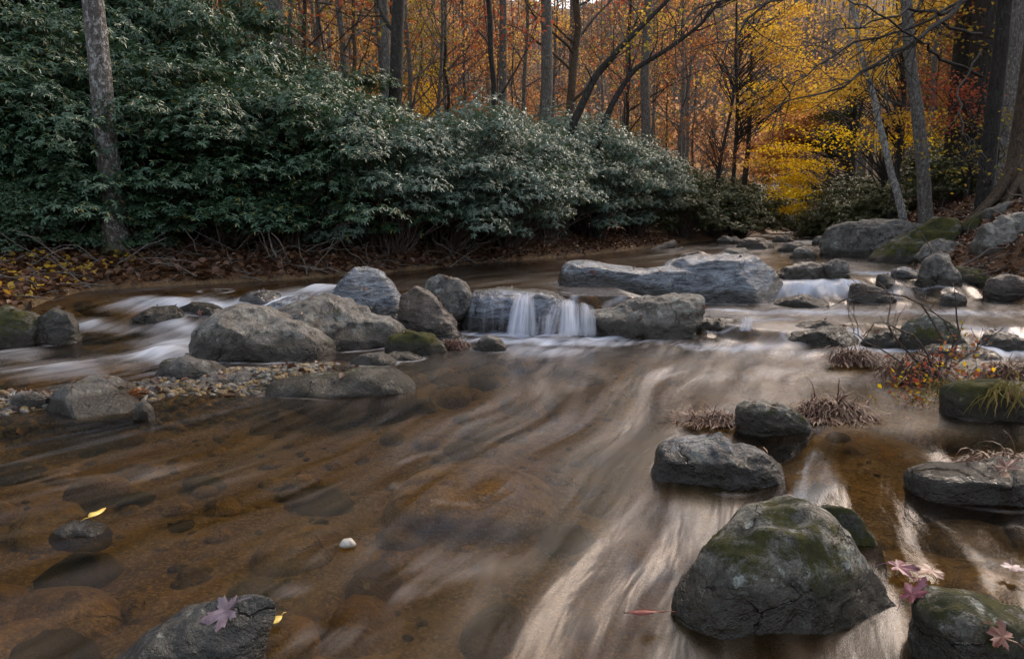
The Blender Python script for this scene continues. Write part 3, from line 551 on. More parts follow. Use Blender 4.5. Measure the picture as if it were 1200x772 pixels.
rock('moss', 'mossy lump under the roots of the great tree', [(1130, 262), (1142, 250), (1165, 246), (1180, 252), (1184, 262)], None, Y=10.9, zb=.75, dep=.8, lvl=4)
rock('brown', 'dark rock at the right edge among red leaves beside the rapid', [(1157, 344), (1163, 328), (1180, 322), (1200, 328), (1206, 344)], None, Y=7.6, zb=.15, dep=.8, lvl=4)
rock('grey', 'grey rock at the far right among the leaf drifts', [(1180, 316), (1188, 304), (1205, 300), (1225, 306), (1228, 318)], None, Y=8.6, zb=.4, dep=.8, lvl=4)
# left bank
rock('moss', 'dark mossy boulder at the left edge where the white channel meets it', [(-40, 400), (-30, 365), (0, 360), (30, 366), (44, 380), (46, 398)], 404, z=.06, dep=.8)
rock('dark', 'black round boulder right of the mossy one at the left edge', [(42, 394), (48, 370), (65, 361), (82, 368), (91, 385), (91, 394)], 396, z=.09, dep=.8)
rock('moss', 'low mound shaped boulder covered in yellow green moss left of the pale trunk', [(12, 345), (25, 322), (50, 311), (80, 316), (105, 330), (118, 345)], None, Y=7.7, zb=.3, dep=.8)
rock('blue', 'smooth dark rock with white water pouring over its right side, head of the left channel', [(282, 352), (292, 342), (310, 339), (326, 344), (330, 354)], 356, z=.2, dep=.9, lvl=4)
rock('blue', 'small wet rock in the head of the left channel', [(236, 350), (246, 341), (262, 340), (272, 347)], 353, z=.2, dep=.9, lvl=4)
rock('dark', 'flat black rock in the middle of the left channel', [(156, 372), (172, 362), (200, 359), (215, 366)], 375, z=.14, dep=.8, lvl=4)
rock('dark', 'thin black rock at the far side of the left channel', [(205, 362), (225, 355), (250, 356), (262, 362)], 364, z=.19, dep=.8, lvl=4)
# upstream
for (o_, bt, lb) in [([(792, 312), (800, 298), (818, 294), (835, 299)], 308, 'grey rock behind the long sloping boulder upstream'),
        ([(838, 300), (850, 291), (872, 290), (884, 298)], 302, 'low brown stone in the calm water behind the largest boulder'),
        ([(864, 290), (870, 280), (892, 279), (908, 286)], 291, 'flat grey stone against the far left bank'),
        ([(926, 300), (932, 291), (945, 288), (956, 298)], 301, 'small pointed stone in the golden reflection'),
        ([(912, 292), (920, 284), (940, 284), (948, 291)], 294, 'dark low stone in the far riffle'),
        ([(840, 282), (848, 276), (862, 277), (870, 284)], 286, 'rusty stone at the foot of the far left bank'),
        ([(952, 284), (956, 277), (966, 277), (972, 285)], 287, 'small dark stone left of the wide flat slab'),
        ([(905, 282), (910, 276), (922, 276), (930, 282)], 284, 'pale stone at the far bend of the creek'),
        ([(930, 276), (936, 270), (950, 269), (960, 276)], 278, 'grey boulder on the far right bank of the bend')]:
    rock(random.choice(['grey', 'brown', 'pale']), lb, o_, bt, z=.33, dep=.8, lvl=4, name='stone', under=.25)

# the current whitens where it meets the stones
for xc_, yc_, w_, d_ in ROCKS:
    if yc_ < 2.3 or yc_ > 14 or w_ > 1.6: continue
    e_ = np.sqrt(((XX-xc_)/(w_+.01))**2+((YY-yc_)/(d_+.01))**2); m_ = .055+.02/w_
    FM = np.maximum(FM, (.42 if yc_ > 4.5 else .2)*np.exp(-((e_-1.0)/m_)**2)*np.clip(.5+1.3*fbm(np.stack([XX*5, YY*5, XX*0], -1), 2, 15), 0, 1))
wo.data.attributes['foam'].data.foreach_set('value', FM.ravel())
# falls
for k_, (a0, b0, a1, b1, c0, c1, yt, yb, am, lb_) in enumerate([(606, 344, 622, 345, 588, 618, 6.25, 5.74, .95, 0), (612, 343, 626, 345, 602, 634, 6.22, 5.7, .65, 0),
        (648, 354, 662, 353, 632, 654, 6.12, 5.76, .55, 1), (654, 351, 678, 354, 648, 684, 6.2, 5.66, .85, 1), (670, 354, 698, 359, 668, 704, 6.12, 5.72, .6, 1), (626, 366, 652, 366, 620, 656, 6.0, 5.74, .35, 2)]):
    lb_ = ('white ribbon of falling water left of the dark round rock', 'broken white strands of falling water right of the dark round rock', 'thin veil over the dark round rock')[lb_]
    fall([P(a0, b0, yt), P((a0+a1)/2, b0+(k_ % 3), yt-.02), P(a1, b1, yt)], [P(c0, 391+(k_ % 2)*2, yb), P((c0+c1)/2, 394, yb-.04), P(c1, 392+(k_ % 3), yb)], lb_, .04+.02*(k_ % 3), am, 24, 36)
fall([P(543, 344, 6.25), P(570, 341, 6.25), P(604, 341, 6.25)], [P(536, 390, 5.66), P(566, 392, 5.62), P(600, 392, 5.62)], 'thin film of water sheeting down the blue grey slab', .04, .13)
fall([P(868, 372, 6.0), P(884, 372, 6.0)], [P(862, 388, 5.75), P(882, 388, 5.75)], 'short spout of white water right of the low brown rock', .02, .7, 20, 16)
fall([P(988, 383, 5.95), P(1010, 384, 5.95)], [P(986, 405, 5.55), P(1012, 405, 5.55)], 'white spill between two low black rocks', .03, .75, 20, 20)
fall([P(1068, 316, 8.9), P(1084, 318, 8.9)], [P(1066, 336, 8.4), P(1086, 336, 8.4)], 'small white spill at the top of the right rapid', .03, .7, 20, 20)

def gx(px, Y): return float(P(px, 258, Y)[0])
def gnd(x, y): return float(gz(np.array([x]), np.array([y]))[0])

# ------------------------------------------------------------------ leaf shapes
def kite(l, w, fold=.25): return np.array([(0, 0, 0), (l*.35, w*.5, w*fold), (l*.75, w*.38, w*fold*.8), (l, 0, 0), (l*.75, -w*.38, w*fold*.8), (l*.35, -w*.5, w*fold)]), np.array([(0, 3, 2, 1), (0, 5, 4, 3)])
def diamond(l, w): return np.array([(0, 0, 0), (l*.5, w*.5, w*.15), (l, 0, -l*.08), (l*.5, -w*.5, w*.15)]), np.array([(0, 3, 2, 1)])
def maple(size, curl=.15, seed=0):
    r = random.Random(seed); pts = []
    lobes = [(-128, .58), (-66, .82), (0, 1.0), (66, .82), (128, .58)]
    out = [(0, -.08)]
    seq = []
    for i, (a, l) in enumerate(lobes):
        for da, k in ((-25, .52), (-19, .80), (-12, .70), (-8, .84), (0, 1.0), (8, .84), (12, .70), (19, .80), (25, .52)): seq.append((a+da, l*k))
        if i < 4: seq.append((a+ (lobes[i+1][0]-a)/2, .40))
    V = [(0, 0, 0)]; 
    for a, l in seq:
        t = math.radians(a); l *= 1+r.uniform(-.07, .07); V.append((math.sin(t)*l*size, math.cos(t)*l*size, curl*size*(l*l)*math.sin(a*.09+seed)+.06*size*abs(math.sin(math.radians(a*2.7)))*l))
    V.append((.02*size, -.12*size, 0)); F_ = [(0, i+1, i) for i in range(1, len(V)-1)] + [(0, 1, len(V)-1)]
    return np.array(V), np.array(F_)

# ------------------------------------------------------------------ trees
def bpath(st, d, L, n, wob, up, rs):
    d = np.array(d, float); d /= np.linalg.norm(d); pts = [np.array(st, float)]; 
    for i in range(n):
        d = d + rs.normal(size=3)*wob + np.array([0, 0, up]); d /= np.linalg.norm(d); pts.append(pts[-1]+d*L/n)
    return np.array(pts)
def tree_geo(h, r, seed, lean=(0, 0), limbs=14, first=.35, llen=.22, sub=3, wob=.03, flare=.35, sides=9, upk=.06, spread=1.0, droop=0):
    rs = np.random.default_rng(seed); b = MB(); n = 22; t = np.linspace(0, 1, n); pts = np.zeros((n, 3))
    w = np.cumsum(rs.normal(size=(n, 2))*wob*h/n*2.2, axis=0); w -= w[0]
    pts[:, 0] = lean[0]*h*t + w[:, 0]; pts[:, 1] = lean[1]*h*t + w[:, 1]; pts[:, 2] = -.25 + (h+.25)*t
    rad = r*(1-.78*t**1.1)*(1+flare*np.exp(-(t*h)/.35)) ; b.tube(pts, rad, sides); tips = []
    for k in range(limbs):
        f = first + (1-first)*(k+rs.random())/limbs; f = min(f, .99); p0 = np.array([np.interp(f, t, pts[:, i]) for i in range(3)]); r0 = np.interp(f, t, rad)*.45
        a = rs.random()*2*PI; el = .35+.5*rs.random(); L = h*llen*(1.15-.6*f)*(.6+.8*rs.random()); d = (math.cos(a)*spread, math.sin(a)*spread, el-droop)
        bp = bpath(p0, d, L, 7, .13, upk-droop*.1, rs); b.tube(bp, np.linspace(r0, .006, 8), 5)
        for m in range(sub):
            j = rs.integers(2, 7); dd = (bp[min(j+1, 7)]-bp[j]); dd /= np.linalg.norm(dd); dd = dd + rs.normal(size=3)*.55
            sp2 = bpath(bp[j], dd, L*.5*(.5+rs.random()), 5, .16, upk*.5-droop*.1, rs); b.tube(sp2, np.linspace(max(r0*.35, .008), .004, 6), 3)
            tips += [sp2[2], sp2[3], sp2[4], sp2[5]]
            for q_ in range(2):
                j2 = rs.integers(1, 5); sp3 = bpath(sp2[j2], (sp2[j2+1]-sp2[j2])/ (np.linalg.norm(sp2[j2+1]-sp2[j2])+1e-9)+rs.normal(size=3)*.7, L*.25, 3, .2, 0, rs); b.tube(sp3, [.005, .004, .003, .002], 3); tips += [sp3[1], sp3[2], sp3[3]]
        tips += [bp[5], bp[6], bp[7]]
    return b, np.array(tips), pts, rad
def leaf_geo(tips, n, seed, size=(.08, .13), spread=.28, tmpl=None, flat=.6):
    rs = np.random.default_rng(seed); T = tips[rs.integers(0, len(tips), n)] + rs.normal(size=(n, 3))*spread*np.array([1, 1, .55])
    tv, tf = tmpl if tmpl else diamond(1, .75); R = rotmats(rs.random(n)*2*PI, rs.normal(size=n)*flat+.3, rs.normal(size=n)*flat, rs.uniform(*size, n))
    b = MB(); b.stamp(tv, tf, R, T); return b
def make_tree(label, h, r, seed, bark, leaf, nleaf=2000, lsize=(.08, .13), lspread=.28, group=None, name='tree', **kw):
    root = empty(name); tag(root, label, 'tree', group); b, tips, pts, rad = tree_geo(h, r, seed, **kw)
    b.build('trunk', M[bark], root)
    if nleaf: leaf_geo(tips, nleaf, seed+1, lsize, lspread).build('crown', M[leaf], root)
    return root
def put(o, px, Y, rz=None, s=1.0, sink=0.0):
    x = gx(px, Y); o.location = (x, Y, gnd(x, Y)-sink); o.rotation_euler = (0, 0, rz if rz is not None else 0); o.scale = (s, s, s); return o

# singled-out trunks (they stand where the photograph shows them)
put(make_tree('tall straight trunk with white lichen patches and a mossy foot, alone on the left bank', 16, .125, 11, 'bark_lichen', 'olive', 900, limbs=12, first=.5, lean=(-.012, .01), wob=.012, flare=.5, sides=14), 133, 8.0)
put(make_tree('dark straight trunk rising out of the tall rhododendrons at the upper left', 15, .17, 12, 'bark_dark', 'olive', 900, limbs=12, first=.5, lean=(.0, 0), wob=.012), 219, 11.5)
put(make_tree('dark leaning trunk with leafy shoots up its side, between rhododendrons and open wood', 14, .16, 13, 'bark_dark', 'olive', 1500, limbs=18, first=.25, llen=.16, lean=(.05, .02), wob=.02), 452, 14)
put(make_tree('thick grey trunk beside a crooked thinner one, above the middle of the rhododendrons', 18, .22, 14, 'bark', 'orange', 1200, limbs=14, first=.5, lean=(-.012, 0), wob=.012), 640, 22)
put(make_tree('crooked forked trunk touching the thick grey one', 15, .17, 15, 'bark_brown', 'gold', 1200, limbs=16, first=.25, lean=(.045, 0), wob=.06), 662, 23)
put(make_tree('straight mid grey trunk left of the thick grey one', 17, .15, 16, 'bark', 'orange', 1000, limbs=12, first=.45, wob=.012), 588, 22)
put(make_tree('tall grey trunk just right of the two leaning black stems', 19, .21, 17, 'bark', 'gold', 1400, limbs=14, first=.5, lean=(-.004, 0), wob=.012), 757, 26)
put(make_tree('small dark trunk standing alone left of the yellow tree', 9, .13, 18, 'bark_dark', 'rust', 500, limbs=10, first=.3, wob=.03), 869, 28)
put(make_tree('slim leaning trunk crossing in front of the dark pair on the right bank', 14, .14, 19, 'bark', 'gold', 1800, limbs=16, first=.42, lean=(-.20, .03), wob=.02), 1090, 14.5)
put(make_tree('thin pale blotched trunk leaning left at the head of the right bank', 8, .085, 20, 'bark_birch', 'gold', 900, limbs=12, first=.4, lean=(-.30, .05), wob=.03), 1066, 15.5)
put(make_tree('straight black trunk, left one of the tall pair behind the leaning stem', 19, .30, 21, 'bark_dark', 'orange', 1200, limbs=14, first=.5, wob=.008, lean=(-.01, 0)), 1113, 19)
put(make_tree('broad black trunk, right one of the tall pair behind the leaning stem', 19, .36, 22, 'bark_dark', 'red', 1500, limbs=14, first=.45, wob=.008, lean=(-.03, 0)), 1136, 18)
put(make_tree('straight bare trunk close left of the great rooted tree', 17, .21, 23, 'bark', 'rust', 900, limbs=12, first=.45, wob=.012, lean=(0, 0)), 1160, 15)

# great tree at the right edge with spreading roots
root = empty('tree'); tag(root, 'great dark trunk at the right edge with thick roots spreading over the bank', 'tree')
b, tips, pts, rad = tree_geo(18, .27, 31, limbs=14, first=.45, wob=.008, flare=.9, sides=18, lean=(.0, 0)); b.build('trunk', M['bark_brown'], root)
leaf_geo(tips, 1200, 3, spread=.3).build('crown', M['rust'], root); put(root, 1194, 11.6); rx0, ry0 = root.location.x, root.location.y; rz0 = root.location.z
rs = np.random.default_rng(5)
for k, (a, L, r0) in enumerate([(190, 1.6, .07), (203, 1.9, .06), (216, 1.5, .05), (232, 1.3, .07), (250, 1.1, .06), (172, 1.5, .055), (275, 1.0, .06), (155, 1.2, .05), (225, 1.9, .04), (180, 2.0, .04)]):
    n = 14; t = np.linspace(0, 1, n); aa = math.radians(a)+np.cumsum(rs.normal(size=n)*.10); st = L/n; x = np.cumsum(np.cos(aa)*st)+math.cos(aa[0])*.12; y = np.cumsum(np.sin(aa)*st)+math.sin(aa[0])*.12
    z = gz(x+rx0, y+ry0)-rz0 + .04 + .55*np.exp(-t*5) - .10*t; q = np.vstack([[0, 0, .85], np.stack([x, y, z], -1)]); rr = np.concatenate([[r0*.8], r0*(1.25-.9*t)*(1+.15*rs.normal(size=n))])
    bb = MB(); bb.tube(q, rr, 9); bb.build('root', M['bark_brown'], root)
# long bare boughs reaching out over the creek from the right-hand trees
root = empty('tree'); tag(root, 'leafless dark tree whose long thin boughs reach left across the sky over the creek', 'tree')
put(root, 1150, 13); z0 = root.location.z; x0 = root.location.x; b = MB(); b.tube([(0, 0, -.3), (.02, 0, 3), (-.05, 0, 6), (0, .1, 9.5)], [.15, .13, .10, .03], 9)
def bough(pp, r0, r1, tw, rs):
    Yk = np.linspace(13, 9.5, len(pp)); q = np.array([P(a, c, y) for (a, c), y in zip(pp, Yk)]) - np.array([x0, 13, z0]); k = np.linspace(0, 1, len(q)); kk = np.linspace(0, 1, 18)
    q = np.stack([np.interp(kk, k, q[:, i]) for i in range(3)], -1); q[1:] += rs.normal(size=(17, 3))*.025; b.tube(q, np.linspace(r0, r1, 18), 6)
    for m in range(tw):
        j = rs.integers(4, 17); d = q[min(j+1, 17)]-q[j]; d /= np.linalg.norm(d); t_ = bpath(q[j], d+rs.normal(size=3)*.5+np.array([0, 0, -.15]), .5+rs.random()*.9, 6, .12, -.03, rs); b.tube(t_, np.linspace(.009, .003, 7), 4)
        t2 = bpath(t_[3], d+rs.normal(size=3)*.6, .4, 4, .14, -.03, rs); b.tube(t2, [.005, .004, .003, .003, .002], 3)
rs = np.random.default_rng(8)
bough([(1150, -60), (1130, 0), (1105, 25), (1070, 50), (1020, 80), (960, 110), (905, 125)], .05, .006, 16, rs)
bough([(1150, -20), (1110, 15), (1075, 12), (1040, 22), (985, 35), (940, 60)], .035, .005, 12, rs)
bough([(1150, 40), (1095, 30), (1060, 60), (1000, 90), (950, 115)], .03, .005, 10, rs)
bough([(1150, 90), (1100, 70), (1075, 45), (1020, 10), (960, -10)], .03, .005, 10, rs)
bough([(1150, -90), (1080, -50), (1000, -20), (930, 0), (870, 10)], .045, .006, 14, rs)
bough([(1150, -140), (1050, -80), (950, -30), (860, 40), (840, 80)], .045, .005, 18, rs)
bough([(1150, 60), (1120, 110), (1130, 150), (1150, 190)], .02, .004, 10, rs)
bough([(1150, -50), (1090, -10), (1050, 40), (1035, 90), (1040, 120)], .03, .004, 14, rs)
bough([(1150, -10), (1060, 35), (990, 55), (935, 95), (900, 140)], .03, .004, 18, rs)
bough([(1150, -100), (1000, -60), (900, -20), (820, 10), (780, 40)], .04, .005, 18, rs)
b.build('trunk', M['bark_dark'], root)
# the two leaning black stems
for (lb, pp, Y, r0) in [('upper of two leaning black stems curving to the right above the rhododendrons', [(660, 215), (672, 145), (700, 85), (735, 45), (790, -10), (850, -90)], 15.5, .11),
                        ('lower of two leaning black stems, forked near the top', [(700, 230), (703, 160), (720, 118), (745, 78), (790, 50), (830, 20), (880, -40)], 16, .09)]:
    x0 = gx(pp[0][0], Y); z0 = gnd(x0, Y); root = empty('tree', (x0, Y, z0)); tag(root, lb, 'tree'); q = np.array([P(a, c, Y) for a, c in pp])-np.array([x0, Y, z0]); q[0] = (0, 0, -.2)
    k = np.linspace(0, 1, len(q)); kk = np.linspace(0, 1, 20); q = np.stack([np.interp(kk, k, q[:, i]) for i in range(3)], -1); q[:, 1] += np.linspace(0, .8, 20)
    b = MB(); b.tube(q, np.linspace(r0, .03, 20), 9); rs = np.random.default_rng(int(r0*1000)); tp = []
    for m in range(12):
        j = rs.integers(7, 19); t_ = bpath(q[j], rs.normal(size=3)*.6+np.array([.2, 0, .8]), 1.2, 6, .15, .02, rs); b.tube(t_, np.linspace(.02, .004, 7), 4); tp += list(t_[3:])
    b.build('trunk', M['bark_dark'], root); leaf_geo(np.array(tp), 300, 4, (.07, .1)).build('crown', M['olive'], root)

# the bright yellow and orange trees leaning over the bend
def layered_tree(label, px, Y, leaf, boxes, seed, bark='bark_dark', r=.09, n_per=260, size=(.10, .16)):
    x0 = gx(px, Y); z0 = gnd(x0, Y); root = empty('tree', (x0, Y, z0)); tag(root, label, 'tree'); rs = np.random.default_rng(seed); b = MB(); O = np.array([x0, Y, z0])
    hi = min(c for _, c, *_ in boxes); top = P(px, hi, Y)[2]-z0+.5; tr = bpath((0, 0, -.2), (0, 0, 1), top+.2, 14, .05, .03, rs); b.tube(tr, np.linspace(r, .03, 15), 8); lb = MB()
    for (a, c, w, h_, k) in boxes:
        for m in range(k):
            pa, pc = a+rs.normal()*w*.5, c+rs.normal()*h_*.5; yy = Y+rs.normal()*.9; e = P(pa, pc, yy)-O; f = np.clip((e[2]-1.2)/max(top, .1), .05, .95); st = np.array([np.interp(f, np.linspace(0, 1, 15), tr[:, i]) for i in range(3)])
            mid = (st+e)/2+np.array([0, 0, .25]); tt = np.linspace(0, 1, 7)[:, None]; q = st*(1-tt)**2+2*mid*tt*(1-tt)+e*tt**2; q[1:-1] += rs.normal(size=(5, 3))*.04; b.tube(q, np.linspace(.022, .005, 7), 4)
            nl = int(n_per*.62*(.3+1.2*rs.random())); T = e+rs.normal(size=(nl, 3))*np.array([.42, .42, .09])*(.6+.8*rs.random()); T[:, 2] -= .12*np.linalg.norm(T[:, :2]-e[:2], axis=1)
            tv, tf = diamond(1, .8); lb.stamp(tv, tf, rotmats(rs.random(nl)*2*PI, rs.normal(size=nl)*.45+.35, rs.normal(size=nl)*.45, rs.uniform(*size, nl)), T)
    b.build('trunk', M[bark], root); lb.build('crown', M[leaf], root)
layered_tree('brilliant yellow tree drooping over the far bend of the creek', 992, 27, 'yellow', [(930, 240, 14, 5, 6), (938, 224, 26, 6, 9), (925, 206, 28, 6, 9), (948, 190, 34, 6, 9), (925, 170, 30, 5, 4), (905, 146, 30, 5, 3), (940, 122, 34, 6, 3), (895, 96, 34, 6, 3), (930, 60, 36, 6, 3), (885, 30, 30, 6, 3)], 41, n_per=150, size=(.08, .13))
layered_tree('orange leaved tree behind the brilliant yellow one', 984, 31, 'orange', [(925, 155, 40, 25, 26), (905, 190, 20, 18, 10), (945, 130, 20, 15, 8)], 42)
layered_tree('tall golden tree filling the gap above the creek bend', 857, 25, 'gold', [(905, 50, 40, 26, 22), (915, 112, 40, 18, 20), (885, 128, 22, 10, 8), (950, 85, 25, 20, 12), (900, 12, 35, 12, 12), (880, 190, 20, 8, 3)], 43, n_per=115, size=(.08, .12))
layered_tree('golden leafed tree spreading over the leaning stems on the right bank', 1040, 19, 'gold', [(1040, 45, 40, 22, 18), (1075, 10, 40, 12, 14), (1010, 85, 35, 14, 14), (985, 100, 22, 14, 8), (1050, 140, 30, 16, 10)], 44, n_per=120, size=(.07, .11))
layered_tree('low tree with sparse pale yellow leaves between the leaning stems', 1030, 20, 'yellow', [(1010, 165, 35, 14, 12), (1060, 160, 25, 12, 8), (980, 150, 15, 12, 5)], 45, n_per=60, size=(.07, .10))
layered_tree('red leaved sapling in front of the dark trunks on the right bank', 1130, 16, 'red', [(1125, 105, 18, 12, 8), (1140, 135, 22, 12, 10), (1085, 90, 15, 12, 4)], 46, n_per=70, size=(.06, .10), r=.05)
layered_tree('thin sapling with light yellow green leaves near the great rooted tree', 1160, 14, 'olive', [(1165, 140, 16, 8, 7), (1120, 170, 20, 8, 6), (1150, 190, 20, 8, 6)], 47, n_per=50, size=(.05, .08), r=.03)
layered_tree('red and rust tree among grey stems left of the golden one', 835, 24, 'rust', [(830, 60, 25, 30, 14), (820, 140, 22, 20, 12), (850, 175, 20, 14, 8)], 48, n_per=80, size=(.06, .10), r=.08)
layered_tree('dark evergreen behind the pale blotched leaning trunk', 1000, 30, 'hemlock', [(985, 140, 22, 16, 16), (1000, 110, 16, 14, 10), (975, 170, 18, 14, 12)], 49, n_per=220, size=(.07, .11))

# woods: kinds, each built once and copied
kinds = []
for i, (lb, h, r, bark, leaf, nl, kw) in enumerate([
    ('slender grey trunk with a sparse orange crown in the wood behind the rhododendrons', 17, .11, 'bark', 'orange', 1700, dict(limbs=18, first=.22, llen=.20, wob=.02)),
    ('tall straight grey trunk with golden leaves in the wood behind the rhododendrons', 20, .16, 'bark', 'gold', 2600, dict(limbs=18, first=.30, llen=.18, wob=.012)),
    ('thin brown trunk with rust coloured leaves in the wood behind the rhododendrons', 13, .075, 'bark_brown', 'rust', 1800, dict(limbs=20, first=.15, llen=.20, wob=.04)),
    ('thin dark trunk with red leaves in the wood behind the rhododendrons', 14, .08, 'bark_dark', 'red', 1500, dict(limbs=18, first=.18, llen=.22, wob=.03)),
    ('bare grey leafless trunk with many twigs in the wood behind the rhododendrons', 16, .10, 'bark', None, 0, dict(limbs=26, first=.15, llen=.20, wob=.03, sub=4)),
    ('crooked dark trunk with olive leaves in the wood behind the rhododendrons', 12, .09, 'bark_dark', 'olive', 1800, dict(limbs=18, first=.15, llen=.24, wob=.07)),
    ('young understory tree with a low bright yellow crown in the wood', 6, .05, 'bark_brown', 'yellow', 2200, dict(limbs=22, first=.15, llen=.35, wob=.05)),
    ('young understory tree with a low orange crown in the wood', 6.5, .05, 'bark_brown', 'orange', 1700, dict(limbs=22, first=.12, llen=.35, wob=.05))]):
    kinds.append(make_tree(lb, h, r, 100+i*7, bark, leaf, nl, (.09, .15), .30, group=['orange crowned trunks in the wood', 'golden crowned trunks in the wood', 'rust leaved thin trunks in the wood', 'red leaved thin trunks in the wood', 'leafless trunks in the wood', 'crooked olive leaved trunks in the wood', 'yellow understory trees', 'orange understory trees'][i], **kw))
KL = ['slender grey trunk with a sparse orange crown', 'tall straight grey trunk with golden leaves', 'thin brown trunk with rust coloured leaves', 'thin dark trunk with red leaves', 'bare grey leafless trunk with many twigs', 'crooked dark trunk with olive leaves', 'young tree with a low bright yellow crown', 'young tree with a low orange crown']
used = [False]*len(kinds); rnd = random.Random(21); placed = []
def plant(k, x, y, s):
    o = kinds[k] if not used[k] else copy_tree(kinds[k]); used[k] = True
    o.location = (x, y, gnd(x, y)-.1); o.rotation_euler = (0, 0, rnd.random()*6.28); o.scale = (s, s, s*rnd.uniform(.9, 1.1)); ppx = 600+x/y*F
    zone = ('above the tall dark rhododendrons', 'above the silvery rhododendrons', 'left of the golden tree', 'on the right bank')[(ppx > 430)+(ppx > 660)+(ppx > 860)]
    o['label'] = KL[k]+' '+zone; o['group'] = KL[k].split(' with')[0]+'s '+zone; placed.append((x, y))
tries = 0
while len(placed) < 262 and tries < 16000:
    tries += 1; Y = 15+rnd.random()**1.15*52; px = rnd.uniform(-60, 1260) if tries % 3 else rnd.uniform(1000, 1250); x = gx(px, Y)
    l_, r_ = bankd(np.array([x]), np.array([Y])); l_, r_ = l_[0], r_[0]
    if max(l_, r_) < 2.2: continue
    if l_ > 0 and l_ < 3.5: continue
    if px < 330 and Y < 17: continue
    if any((x-a)**2+(Y-c)**2 < (.9+.012*Y)**2 for a, c in placed): continue
    if 850 < px < 1000 and Y < 34: continue
    if px > 850: w = [2, 2, 4, 2, 7, 4, .5, .5]
    elif px > 700: w = [2, 2, 4, 2, 7, 6, 1, 1]
    elif px > 520: w = [4, 4, 2, 2, 6, 3, 3, 2]
    else: w = [3, 4, 2, 1, 6, 3, 3, 2]
    if Y < 24: w[6] = w[7] = 0
    plant(rnd.choices(range(8), w)[0], x, Y, rnd.uniform(.75, 1.2))

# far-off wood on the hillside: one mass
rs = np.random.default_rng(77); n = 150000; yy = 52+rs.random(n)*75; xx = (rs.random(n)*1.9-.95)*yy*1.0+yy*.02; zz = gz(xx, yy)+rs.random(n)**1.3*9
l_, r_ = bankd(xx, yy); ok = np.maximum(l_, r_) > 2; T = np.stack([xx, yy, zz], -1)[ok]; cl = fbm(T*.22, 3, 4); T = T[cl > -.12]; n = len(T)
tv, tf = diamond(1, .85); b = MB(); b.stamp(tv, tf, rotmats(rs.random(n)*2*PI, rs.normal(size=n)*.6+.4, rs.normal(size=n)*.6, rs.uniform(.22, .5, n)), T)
o = b.build('far_wood', M['farleaf']); tag(o, 'haze toned orange and mauve wood covering the far hillside', 'far wood', kind='stuff')
b = MB(); 
for k in range(950):
    y = 55+rs.random()*65; x = (rs.random()*1.9-.95)*y; z = gnd(x, y); h = 9+rs.random()*8; lx = rs.normal()*.5; b.tube([(x, y, z-.5), (x+lx*.4, y, z+h*.5), (x+lx, y, z+h)], [.15, .11, .04], 5)
o = b.build('far_wood_trunks', M['bark']); tag(o, 'crowded grey trunks on the far hillside', 'far wood', kind='stuff')

# ------------------------------------------------------------------ rhododendrons
def rhodo_geo(rx, ry, h, seed, nwh=1500, L=.12, lumps=52):
    rs = np.random.default_rng(seed); c = []; stems = MB()
    for k in range(lumps):
        a = rs.random()*2*PI; e = math.asin(rs.random()**.8*1.0); rr = .70+.46*rs.random()**1.6; c.append((rx*rr*math.cos(a)*math.cos(e), ry*rr*math.sin(a)*math.cos(e), h*(.12+.80*math.sin(e)*rr+.08*rs.random())))
    for k in range(int(lumps*.5)): a = rs.random()*2*PI; c.append((rx*rs.random()**.5*math.cos(a)*.9, ry*rs.random()**.5*math.sin(a)*.9, h*(.25+.6*rs.random())))
    c = np.array(c); per = nwh//len(c); T = []; Rr = []
    for q in c:
        s0 = np.array([q[0]*.12, q[1]*.12, 0]); mid = np.array([q[0]*.45, q[1]*.45, q[2]*.75]); t = np.linspace(0, 1, 8)[:, None]; pth = s0*(1-t)**2+2*mid*t*(1-t)+q*t**2; pth[1:-1] += rs.normal(size=(6, 3))*.035; stems.tube(pth, np.linspace(.022, .006, 8), 5)
        R = .24+.28*rs.random(); d = rs.normal(size=(per, 3)); d[:, 2] = np.abs(d[:, 2])*.8-.15; d /= np.linalg.norm(d, axis=1)[:, None]; r_ = rs.random(per)**.35
        T.append(q + d*R*r_[:, None]*np.array([1.25, 1.25, .75])); Rr.append(d)
    T = np.concatenate(T); D = np.concatenate(Rr); n = len(T); lv = MB(); tv, tf = kite(L, L*.30); K = 7
    yaw0 = rs.random(n)*2*PI; ax_t = np.arctan2(np.hypot(D[:, 0], D[:, 1]), D[:, 2]+.8)*.8; ax_y = np.arctan2(D[:, 1], D[:, 0])
    A = rotmats(ax_y, ax_t, yaw0*0, 1.0)
    for k in range(K):
        yaw = yaw0+k*2*PI/K+rs.normal(size=n)*.15; B = rotmats(yaw, rs.normal(size=n)*.2+.10+.25*rs.random(n), rs.normal(size=n)*.25, rs.uniform(.7, 1.15, n)); lv.stamp(tv, tf, A@B, T)
    return stems, lv
def shrub_proto(label, leaf, name, cat, rx, ry, h, seed, group, **kw):
    root = empty(name); tag(root, label, cat, group); st, lv = rhodo_geo(rx, ry, h, seed, **kw); st.build('stem', M['twig'], root); lv.build('foliage', M[leaf], root); return root
pr = [shrub_proto('x', 'rhodo', 'rhododendron', 'shrub', 1.5, 1.2, 2.4, 201, 'tall dark rhododendrons on the left bank', nwh=6600, L=.072),
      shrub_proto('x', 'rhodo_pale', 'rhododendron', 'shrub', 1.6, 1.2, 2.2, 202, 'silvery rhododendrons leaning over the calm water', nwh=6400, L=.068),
      shrub_proto('x', 'rhodo', 'rhododendron', 'shrub', 1.2, 1.2, 2.9, 203, 'tall dark rhododendrons on the left bank', nwh=6600, L=.072),
      shrub_proto('x', 'rhodo_olive', 'laurel', 'shrub', 1.6, 1.3, 2.0, 204, 'olive laurels around the far bend', nwh=2600, L=.11)]
pu = [False]*4
